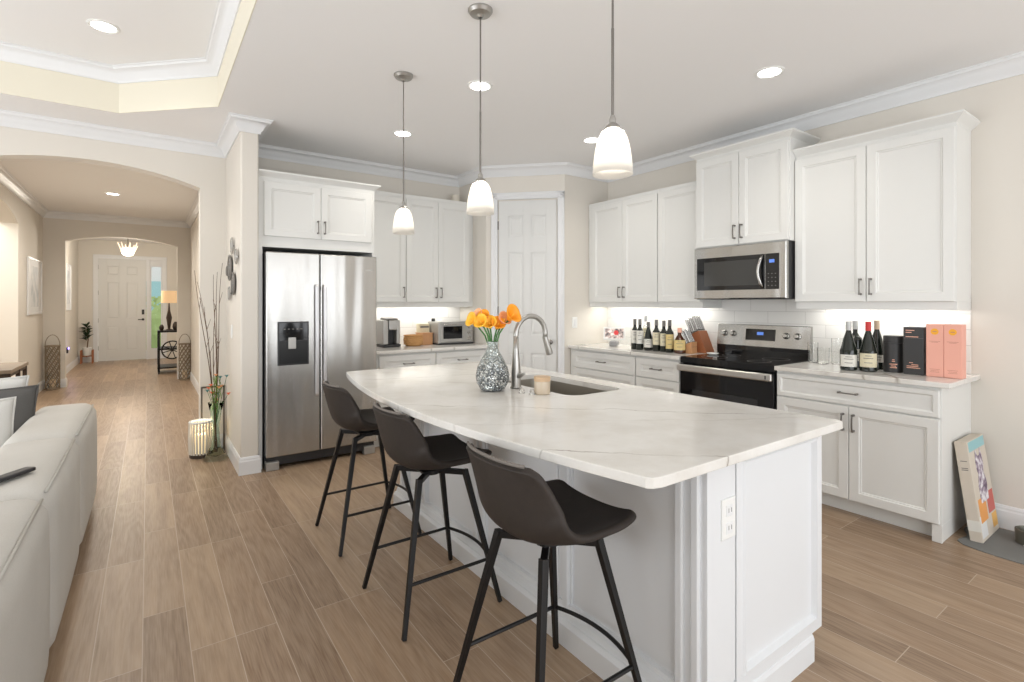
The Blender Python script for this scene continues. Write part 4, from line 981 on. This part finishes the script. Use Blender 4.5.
# toaster oven
t = thing('toaster_oven', 'stainless toaster oven in the corner of the back counter', 'toaster oven', (2.7, 5.02, CT)); F = BF(2.525, 4.90, CT+.012); w = .43
MB(F).box((0, 0, -.26), (w, .235, 0)).build('housing', 'silver', t, bevel=.010)
MB(F).box((-.004, -.012, -.22), (w+.004, .003, .008)).build('base', 'dark', t, bevel=.003)
o = MB(F).ringed(.30, .205, [(0, 0), (0, .010), (.004, .014), (.03, .014), (.032, .011)], (.02, .015, 0)).build('door', 'silver', t)
MB(F).box((.055, .052, .0105), (.285, .185, .0135)).build('door_window', 'blackglass', o)
b = MB(F); b.tube([(.05, .205, .035), (.29, .205, .035)], .006, 8); b.tube([(.06, .205, .01), (.06, .205, .035)], .005, 6); b.tube([(.28, .205, .01), (.28, .205, .035)], .005, 6); b.build('handle', 'steel', o, smooth='auto')
for y in (.05, .115, .18): MB(F).lathe([(.020, 0), (.020, .006), (.015, .01), (.014, .022)], (.375, y, .0), 16).build('knob', 'steel', t, smooth='auto')
o = MB().lathe([(.02, 0), (.02, .03), (.012, .034)], (2.555, 5.08, CT+.2475), 14).build('timer', 'dark', smooth='auto'); tag(o, 'small black kitchen timer on top of the toaster oven', 'timer')
o = MB().box((1.742, 4.98, CT), (1.80, 5.02, CT+.17)).build('tea_box', mat('red_tin', (.60, .05, .04), .4), bevel=.003); tag(o, 'red tin just beside the refrigerator on the back counter', 'tin')
o = MB().lathe([(.045, 0), (.045, .10), (.001, .101)], (2.865, 5.14, 2.5005), 20, cap=False).build('pillar_candle', mat('ivory_wax', (.75, .70, .6), .5), smooth='auto'); tag(o, 'ivory pillar candle on top of the corner wall cabinet', 'candle')

# ------------------------------------------------------------------ carton, mat, bowl beside the right cabinet
t = thing('cardboard_box', 'tall printed carton with a dog picture leaning on the cabinet side', 'box', (4.03, .86, .004))
Q = Matrix.Translation((3.852, .808, .0075)) @ Matrix.Rotation(math.radians(-7.6), 4, 'X')
m = mat('carton_print', (.62, .58, .5), .6); sp_ = N(m, 'ShaderNodeSeparateXYZ'); L(m, opos(m), sp_.inputs[0])
nn = noise(m, opos(m), 9, 3); L(m, mixc(m, math_(m, 'MULTIPLY', nn, .5), (.62, .54, .44), (.70, .67, .62)), P(m).inputs['Base Color']); M['carton'] = m
MB(Q).box((0, 0, 0), (.345, .058, .56)).build('carton_body', 'carton', t, bevel=.003)
def patch(x0, x1, z0, z1, mm, nm='printed_patch', y=-.0008): return MB(Q).box((x0, y, z0), (x1, .0, z1)).build(nm, mm, t)
patch(.02, .33, .50, .555, mat('teal_print', (.30, .55, .58), .5)); patch(.01, .12, .02, .14, mat('white_print', (.75, .75, .74), .5))
patch(.03, .17, .10, .23, mat('orange_patch', (.80, .34, .08), .5), y=-.0012); patch(.20, .33, .12, .24, mat('red_patch', (.55, .12, .10), .5))
patch(.24, .335, .03, .11, mat('amber_patch', (.75, .42, .10), .5))
dogm = mat('dog_print', (.5, .45, .5), .5); nz = noise(dogm, opos(dogm), 26, 3); L(dogm, ramp(dogm, nz, [(.38, (.12, .07, .13)), (.5, (.42, .34, .42)), (.62, (.80, .78, .80))]), P(dogm).inputs['Base Color'])
b = MB(Q)
dog = [(.09, .20), (.24, .20), (.25, .30), (.22, .36), (.24, .40), (.235, .45), (.215, .505), (.19, .46), (.15, .46), (.125, .505), (.105, .45), (.10, .40), (.12, .36), (.09, .30)]
V0 = [b._v((x, -.0016, z)) for x, z in dog]; V1 = [b._v((x, -.0002, z)) for x, z in dog]; b.face(V0); b.face(V1[::-1])
for i in range(len(dog)): b.face([V0[i], V0[(i+1) % len(dog)], V1[(i+1) % len(dog)], V1[i]])
b.build('dog_picture', dogm, t)
MB(Q).box((-.0008, .0, .06), (0, .058, .12)).build('side_label', 'paper', t)
for k, z in enumerate((.40, .41, .45)): MB(Q).box((-.0008, .012, z), (0, .042, z+.004)).build('side_print', 'print', t)
out = []
for i in range(48):
    a = 2*PI*i/48; r = 1+.05*math.sin(5*a); sx = .50; sy = .30
    ca, sa = math.cos(a), math.sin(a); k = (abs(ca)**5+abs(sa)**5)**(-1/5)
    out.append((4.0+.225*ca*k*r if False else 3.975+.245*ca*k, .50+(.415+.02*math.sin(6*a))*sa*k))
tag(MB().prism(out, .0005, .006).build('pet_mat', 'mat', bevel=.002), 'grey rubber pet mat on the floor under the carton', 'mat')
o = MB().lathe([(.055, .0065), (.060, .012), (.062, .085), (.057, .088), (.053, .08), (.048, .02), (.001, .018)], (4.06, .655, 0), 32, cap=False).build('pet_bowl', mat('olive_bowl', (.13, .125, .10), .4, .4), smooth='auto')
tag(o, 'dark olive pet bowl on the grey mat at the right edge', 'bowl')

# ------------------------------------------------------------------ sofa on the left
SXR = -.285
t = thing('sofa', 'off-white sectional sofa seen along its back at the left edge', 'sofa', (-.8, 2.6, 0))
seams = [4.56, 3.47, 2.49, 1.52, .55]
for y1, y0 in zip(seams, seams[1:]):
    cy = (y0+y1)/2; ln = y1-y0-.006
    o = MB().soft((SXR-.16, cy, .368), (.32, ln, .655), .075, .012, 11).build('back_cushion', 'sofa', t, smooth=True)
    # corded seam around the outer top edge and down the module joint
    b = MB(); pts = []
    r = .075; e = .022
    xx = SXR-e; zz_ = .6955-e
    b.tube([(xx, y0+.05, zz_), (xx+.004, cy, zz_+.004), (xx, y1-.05, zz_)], .0055, 6)
    b.tube([(SXR-.30, y0+.012, .660), (SXR-.10, y0+.012, .668), (SXR-.022, y0+.012, .62), (SXR-.012, y0+.012, .3), (SXR-.02, y0+.012, .07)], .0055, 6)
    b.build('corded_seam', 'piping', o, smooth=True)
    MB().soft((SXR-.68, cy, .235), (.70, ln, .39), .06, .012, 8).build('seat_cushion', 'sofa', t, smooth=True)
    MB().box((SXR-1.0, y0+.05, .001), (SXR-.06, y1-.05, .055)).build('plinth', 'dark', t)
def pillow(name, lab, c, w, h, th_, R, m):
    t = thing(name, lab, 'pillow', c)
    Q = Matrix.Translation(c) @ R
    def f(sg):
        def g(u, v):
            a, b_ = 2*u-1, 2*v-1; k = ((1-abs(a)**3)*(1-abs(b_)**3))**.55
            pin = 1-.07*(1-abs(a)**2)*abs(b_)**6; pin2 = 1-.07*(1-abs(b_)**2)*abs(a)**6
            return (a*w/2*pin2, sg*th_/2*k, b_*h/2*pin)
        return g
    b = MB(Q); b.grid(f(1), 18, 18); b.grid(f(-1), 18, 18); b.build('cushion_cover', m, t, smooth=True)
    b = MB(Q); pts = []
    for i in range(41):
        a = i/10; s = int(a) % 4; k = (a-int(a))*2-1
        if i == 40: s = 0; k = -1
        x, z = [(k, -1), (1, k), (-k, 1), (-1, -k)][s]
        pin = 1-.07*(1-abs(x)**2) if abs(z) > .999 else 1; pin2 = 1-.07*(1-abs(z)**2) if abs(x) > .999 else 1
        pts.append((x*w/2*pin2, 0, z*h/2*pin))
    b.tube(pts, .006, 6); b.build('welt', m, t, smooth=True)
    return t
E_ = lambda rx, ry, rz: Matrix.Rotation(rz, 4, 'Z') @ Matrix.Rotation(rx, 4, 'X') @ Matrix.Rotation(ry, 4, 'Y')
pillow('throw_pillow', 'dark grey throw pillow leaning behind the white one on the sofa', (-.80, 4.15, .655), .52, .44, .14, E_(math.radians(-10), math.radians(0), math.radians(0)), 'pillow_g')
pillow('throw_pillow', 'small white throw pillow in front of the dark grey pillow', (-.80, 3.72, .655), .46, .42, .12, E_(math.radians(-10), math.radians(0), math.radians(12)), 'pillow_w')
pillow('throw_pillow', 'white throw pillow at the far end, mostly hidden behind the grey one', (-.87, 4.42, .67), .50, .48, .10, E_(math.radians(-8), math.radians(0), math.radians(-5)), 'pillow_w')
o = MB(Matrix.Translation((-.43, 2.665, .718)) @ Matrix.Rotation(math.radians(-35), 4, 'Z')).soft((0, 0, 0), (.045, .19, .018), .007, .0, 4).build('remote_control', 'dark', smooth=True)
tag(o, 'black remote control lying on the sofa back', 'remote')

# ------------------------------------------------------------------ hall things
t = thing('console_bench', 'low wooden bench with dark legs against the left hall wall', 'bench', (-1.19, 7.0, 0))
MB().box((-1.36, 6.54, .715), (-1.03, 7.38, .75)).build('bench_top', 'wood_grey', t, bevel=.004)
b = MB(); b.box((-1.35, 6.555, .66), (-1.04, 6.575, .715)); b.box((-1.35, 7.345, .66), (-1.04, 7.365, .715)); b.box((-1.06, 6.57, .68), (-1.045, 7.36, .715)); b.build('apron', 'wood_dark', t, bevel=.002)
for x, y in ((-1.055, 6.575), (-1.14, 6.575), (-1.335, 6.575), (-1.055, 7.345), (-1.335, 7.345), (-1.055, 7.0)): MB().box((x-.016, y-.016, .0005), (x+.016, y+.016, .714)).build('leg', 'wood_dark', t, bevel=.002)
def lantern(x, y, h, lab):
    t = thing('floor_lantern', lab, 'lantern', (x, y, 0), 'tall woven floor lanterns')
    R = .088; b = MB()
    for k in range(9):
        for sg in (1, -1):
            b.tube([(x+R*math.cos(2*PI*(k/9+sg*i/20*.7)), y+R*math.sin(2*PI*(k/9+sg*i/20*.7)), .02+(h-.03)*i/20) for i in range(21)], .0065, 4)
    b.build('lattice', 'wicker', t)
    b = MB()
    for z in (.012, h-.01): b.tube([(x+R*math.cos(2*PI*i/24), y+R*math.sin(2*PI*i/24), z) for i in range(25)], .011, 6)
    b.build('rim', 'wicker', t, smooth=True)
    MB().lathe([(R-.012, .002), (R-.012, .02)], (x, y, 0), 20).build('base', 'wood_dark', t)
    MB().tube([(x-R*math.cos(PI*i/12), y, h-.005+.17*math.sin(PI*i/12)) for i in range(13)], .006, 6).build('handle', 'wicker', t, smooth=True)
    MB().lathe([(.04, .021), (.04, .16)], (x, y, 0), 16).build('candle', 'wax', t)
lantern(-1.235, 10.84, .70, 'tall woven floor lantern left of the foyer arch')
lantern(.535, 10.84, .65, 'tall woven floor lantern right of the foyer arch')
# framed pictures
def picture(F, w, h, lab):
    t = thing('framed_picture', lab, 'picture', F.translation)
    MB(F).ringed(w, h, [(0, 0), (0, .02), (.004, .024), (.024, .024), (.028, .010)], (-w/2, -h/2, .001)).build('frame', 'trim', t)
    MB(F).box((-w/2+.03, -h/2+.03, .0105), (w/2-.03, h/2-.03, .0125)).build('mat_board', mat('mat_board', (.74, .75, .76), .6), t)
    m = mat('soft_print', (.7, .7, .7), .6); L(m, ramp(m, noise(m, opos(m), 6, 4), [(.4, (.52, .55, .58)), (.6, (.70, .71, .72))]), P(m).inputs['Base Color'])
    MB(F).box((-w*.27, -h*.36, .0122), (w*.27, h*.36, .0130)).build('art_print', m, t)
picture(frame((-1.37, 10.22, 1.61), (1, 0)), 1.1, .82, 'white framed print on the left hall wall')
picture(frame((-1.30, 13.35, 1.68), (1, 0)), .75, .92, 'framed print on the left foyer wall beyond the arch')
t = thing('night_light', 'small plug-in night light glowing violet on the foyer wall', 'night light', (-1.30, 13.1, .45))
MB(frame((-1.30, 13.1, .45), (1, 0))).ringed(.07, .11, [(0, 0), (0, .03), (.008, .036)], (-.035, -.055, .001)).build('housing', 'dark', t)
MB(frame((-1.30, 13.1, .45), (1, 0))).box((-.03, .02, .036), (.03, .05, .046)).build('lens', mat('violet_glow', (.3, .2, 1), .4, emit=8, ec=(.35, .25, 1)), t)
l = bpy.data.lights.new('violet_light', 'POINT'); l.energy = .5; l.color = (.4, .3, 1); l.shadow_soft_size = .03
lo = bpy.data.objects.new('violet_light', l); col.objects.link(lo); lo.parent = t; lo.location = (.08, 0, .12)
# potted plant on a stand in the foyer
px_, py_ = -1.13, 15.08
t = thing('plant_stand', 'dark wooden plant stand by the front door', 'plant stand', (px_, py_, 0))
for sx in (-1, 1):
    for sy in (-1, 1): MB().box((px_+sx*.10-.014, py_+sy*.10-.014, .0005), (px_+sx*.10+.014, py_+sy*.10+.014, .30)).build('leg', 'wood_red', t)
b = MB(); b.box((px_-.09, py_-.012, .15), (px_+.09, py_+.012, .175)); b.box((px_-.012, py_-.09, .15), (px_+.012, py_+.09, .175)); b.build('cross_brace', 'wood_red', t)
t = thing('potted_plant', 'dark leafy plant in a white pot on the wooden stand', 'plant', (px_, py_, .18))
MB().lathe([(.06, .176), (.085, .36), (.08, .36), (.07, .34)], (px_, py_, 0), 20).build('pot', 'white', t, smooth='auto')
MB().tube([(px_, py_, .33), (px_+.02, py_, .55), (px_, py_, .75)], .012, 6).build('trunk', 'branch', t)
b = MB()
for k in range(46):
    a = random.uniform(0, 2*PI); z = .50+random.random()*.34; L_ = random.uniform(.10, .17); d = Vector((math.cos(a), math.sin(a)*.7, random.uniform(.1, 1.0))).normalized()
    p0_ = Vector((px_, py_, z)); s_ = d.cross(Vector((0, 0, 1))).normalized()*.028; up = Vector((0, 0, .02))
    b.face([b._v(p0_), b._v(p0_+d*L_*.5+s_+up), b._v(p0_+d*L_), b._v(p0_+d*L_*.5-s_+up)])
b.build('foliage', 'leafdark', t)
# console cart with lamp
cx0, cx1, cy0, cy1 = .17, .60, 11.95, 12.55
t = thing('console_cart', 'black cart with wheel motif and shelves in the foyer', 'cart', ((cx0+cx1)/2, 12.25, 0))
b = MB()
for x in (cx0, cx1):
    for y in (cy0, cy1): b.box((x-.018, y-.018, .04), (x+.018, y+.018, .83))
b.build('post', 'black', t)
for z in (.10, .46, .80): MB().box((cx0-.018, cy0-.018, z), (cx1+.018, cy1+.018, z+.03)).build('shelf', 'black', t, bevel=.003)
b = MB(); wc = ((cx0+cx1)/2, cy0-.03, .46)
b.tube([(wc[0]+.17*math.cos(2*PI*i/28), wc[1], wc[2]+.17*math.sin(2*PI*i/28)) for i in range(29)], .014, 6)
for k in range(4): b.tube([(wc[0]-.165*math.cos(PI*k/4+.3), wc[1], wc[2]-.165*math.sin(PI*k/4+.3)), (wc[0]+.165*math.cos(PI*k/4+.3), wc[1], wc[2]+.165*math.sin(PI*k/4+.3))], .009, 6)
b.lathe([(.03, -.02), (.03, .02)], wc, 12, ax=1); b.build('wheel_ornament', 'black', t)
for x in (cx0, cx1):
    for y in (cy0, cy1): MB().lathe([(.02, -.012), (.02, .012)], (x, y, .0205), 12, ax=0).build('caster', 'dark', t)
t = thing('table_lamp', 'table lamp with tan drum shade on the foyer cart', 'lamp', (.33, 12.2, .83))
MB().lathe([(.06, .831), (.06, .845), (.02, .86), (.035, .98), (.05, 1.08), (.02, 1.22), (.01, 1.36), (.01, 1.44)], (.34, 12.2, 0), 16).build('lamp_base', 'wood_dark', t, smooth='auto')
MB().lathe([(.135, 1.37), (.128, 1.61), (.126, 1.61), (.133, 1.37)], (.34, 12.2, 0), 24, cap=False).build('lamp_shade', mat('tan_shade', (.72, .50, .30), .7, emit=.35, ec=(1, .66, .35)), t, smooth='auto')
MB().lathe([(.025, 1.445), (.03, 1.49), (.02, 1.53)], (.34, 12.2, 0), 12).build('bulb', 'bulb', t, smooth=True)
for k, (x, y, r, h, lab) in enumerate(((.215, 12.08, .04, .12, 'dark round jar left of the lamp on the foyer cart'), (.44, 12.05, .05, .17, 'dark rounded vase right of the lamp on the foyer cart'))):
    tag(MB().lathe([(r*.6, .831), (r, .831+h*.4), (r*.9, .831+h*.7), (r*.4, .831+h)], (x, y, 0), 16).build('jar', 'wood_dark', smooth=True), lab, 'jar')
# metal discs on the side wall
t0 = None
for k, (px, pz, r, mm, lab) in enumerate(((4.95, 1.86, .072, 'silver', 'pale openwork metal disc, topmost of the wall discs'), (4.69, 1.75, .066, 'silver', 'pale openwork metal disc nearest the wall corner'), (5.10, 1.68, .115, 'grey', 'large dark metal disc on the hall side wall'), (4.885, 1.535, .10, 'grey', 'dark metal disc at the lower right of the group'), (5.12, 1.455, .062, 'silver', 'small pale metal disc lowest of the group'), (5.28, 1.66, .045, 'grey', 'smallest dark metal disc at the left of the group'))):
    F = frame((.5995, px, pz), (-1, 0))
    t = thing('wall_disc', lab, 'wall art', F.translation, 'metal wall discs')
    b = MB(F); b.lathe([(r, .012), (r, .020), (r*.9, .022), (r*.9, .012)], (0, 0, 0), 28, cap=False)
    n_ = 9
    for i in range(n_): a = 2*PI*i/n_; b.tube([(0, 0, .018), (r*.9*math.cos(a), r*.9*math.sin(a), .016)], .0035, 4)
    for q in (.35, .62): b.tube([(r*q*math.cos(2*PI*i/20), r*q*math.sin(2*PI*i/20), .018) for i in range(21)], .004, 4)
    b.build('disc_grille', mm, t)
    if mm == 'grey': MB(F).lathe([(r*.88, .008), (r*.88, .011)], (0, 0, 0), 28).build('disc_plate', 'grey', t)
    MB(F).lathe([(.008, .0), (.008, .010)], (0, 0, 0), 8).build('wall_peg', 'dark', t)

# floor vase, branches, lantern candle, wire lantern at the foot of the side wall
vx, vy = .485, 5.16
t = thing('floor_vase', 'tall clear glass floor vase flaring at its foot', 'vase', (vx, vy, 0))
MB().lathe([(.085, .002), (.095, .012), (.075, .045), (.040, .12), (.030, .20), (.032, .30), (.045, .42), (.062, .50), (.059, .50), (.042, .42), (.028, .30), (.026, .20), (.035, .12), (.070, .05), (.001, .02)], (vx, vy, 0), 28, cap=False).build('vase_body', mat('green_clear_glass', (.84, .95, .90), .02, trans=1, ior=1.12), t, smooth=True)
BR = [(-.22, .05, 1.22), (-.20, .06, 1.12), (-.17, .04, .98), (-.02, .02, 1.18), (.05, -.03, 1.20), (.075, .0, 1.28), (-.05, .05, .9)]
for k, (dx, dy, top) in enumerate(BR):
    b = MB(); pts = []; ph = random.uniform(0, 6)
    for i in range(15):
        f = i/14; lean = f**1.5
        pts.append(Vector((vx, vy, .06+(top+.44-.06)*f))+Rv*(dx*lean+.012*math.sin(ph+7*f)*f+.010*math.sin(k))+Fv*(dy*lean+.012*math.cos(ph+6*f)*f))
    b.tube(pts, [.0055*(1-.7*i/14) for i in range(15)], 5)
    for i in (8, 11): d = Vector((random.uniform(-.05, .05), random.uniform(-.03, .03), .10)); b.tube([pts[i], pts[i]+d*.6, pts[i]+d], [.0022, .0016, .001], 4)
    o = b.build('dried_branch', 'branch', smooth=True)
    tag(o, 'thin curly dried branch rising from the glass floor vase', 'branch', 'dried branches in the floor vase')
FC = [mat('coral_petal', (.80, .16, .06), .6), mat('teal_petal', (.05, .22, .22), .6), mat('apricot_petal', (.85, .38, .16), .6)]
for k in range(13):
    a = random.uniform(0, 2*PI); r = random.uniform(.03, .11); z = random.uniform(.50, .76)
    p_ = Vector((vx, vy, z))+Rv*r*math.cos(a)*1.0+Fv*r*math.sin(a)*.6
    t = thing('wildflower', 'small artificial wildflower in the floor vase', 'flower', p_, 'artificial wildflowers in the floor vase')
    MB().tube([Vector((vx, vy, .30)), Vector((vx, vy, .45))+Rv*r*.3*math.cos(a), p_], .0018, 4).build('stem', 'leaf', t)
    b = MB(Matrix.Translation(p_))
    for j in range(6):
        c, s_ = math.cos(j*PI/3), math.sin(j*PI/3); b.face([b._v((0, 0, 0)), b._v((.016*c-.006*s_, .016*s_+.006*c, .010)), b._v((.024*c, .024*s_, .012)), b._v((.016*c+.006*s_, .016*s_-.006*c, .010))])
    b.lathe([(.006, -.004), (.009, .004), (.004, .010)], (0, 0, 0), 8); b.build('bloom', FC[k % 3], t)
b = MB()
for k in range(70):
    a = random.uniform(0, 2*PI); r = random.uniform(0, .04); z = random.uniform(.40, .70); p_ = Vector((vx, vy, z))+Rv*r*1.2*math.cos(a)+Fv*r*math.sin(a)
    d = Vector((random.uniform(-.5, .5), random.uniform(-.5, .5), 1)).normalized()*.06; s_ = d.cross(Vector((1, .3, 0))).normalized()*.007
    b.face([b._v(p_), b._v(p_+d*.5+s_), b._v(p_+d), b._v(p_+d*.5-s_)])
tag(b.build('grass_filler', mat('fresh_green', (.22, .36, .06), .6)), 'tuft of green filler leaves in the floor vase', 'greenery', kind='stuff')
t = thing('candle_lantern', 'lit white slatted drum lantern on the floor beside the vase', 'lantern', (.385, 5.335, 0)); lx, ly = .385, 5.335
MB().lathe([(.088, .001), (.088, .03)], (lx, ly, 0), 24).build('base', 'wood_dark', t)
b = MB()
for k in range(22):
    a = 2*PI*k/22; b.box((0, 0, 0), (0, 0, 0)) if False else b.tube([(lx+.085*math.cos(a), ly+.085*math.sin(a), .03), (lx+.090*math.cos(a), ly+.090*math.sin(a), .17), (lx+.085*math.cos(a), ly+.085*math.sin(a), .31)], .0085, 4)
b.build('slat', mat('whitewashed_wood', (.66, .62, .54), .6), t)
MB().tube([(lx+.086*math.cos(2*PI*i/28), ly+.086*math.sin(2*PI*i/28), .312) for i in range(29)], .010, 6).build('rim', 'white', t, smooth=True)
MB().lathe([(.05, .031), (.05, .20)], (lx, ly, 0), 16).build('candle', mat('lit_candle', (.9, .75, .5), .5, emit=.6, ec=(1, .82, .5)), t)
l = bpy.data.lights.new('candle_light', 'POINT'); l.energy = .8; l.color = (1, .8, .5); l.shadow_soft_size = .03
lo = bpy.data.objects.new('candle_light', l); col.objects.link(lo); lo.parent = t; lo.location = (0, 0, .25)
t = thing('wire_lantern', 'tall open black wire frame lantern behind the floor vase', 'lantern', (.48, 5.458, 0))
b = MB(); x0, x1, y0, y1, h = .400, .578, 5.438, 5.478, .60
for x in (x0, x1):
    for y in (y0, y1): b.box((x-.005, y-.005, .001), (x+.005, y+.005, h))
for z in (.006, h-.005):
    for y in (y0, y1): b.box((x0, y-.005, z-.005), (x1, y+.005, z+.005))
    for x in (x0, x1): b.box((x-.005, y0, z-.005), (x+.005, y1, z+.005))
b.build('wire_frame', mat('bronze_wire', (.12, .10, .08), .45, .6), t)
MB().lathe([(.016, .012), (.016, .25)], ((x0+x1)/2, (y0+y1)/2, 0), 16).build('candle', 'wax', t)
MB().box((x0-.005, y0-.005, .0), (x1+.005, y1+.005, .0115)).build('floor_plate', 'grey', t)
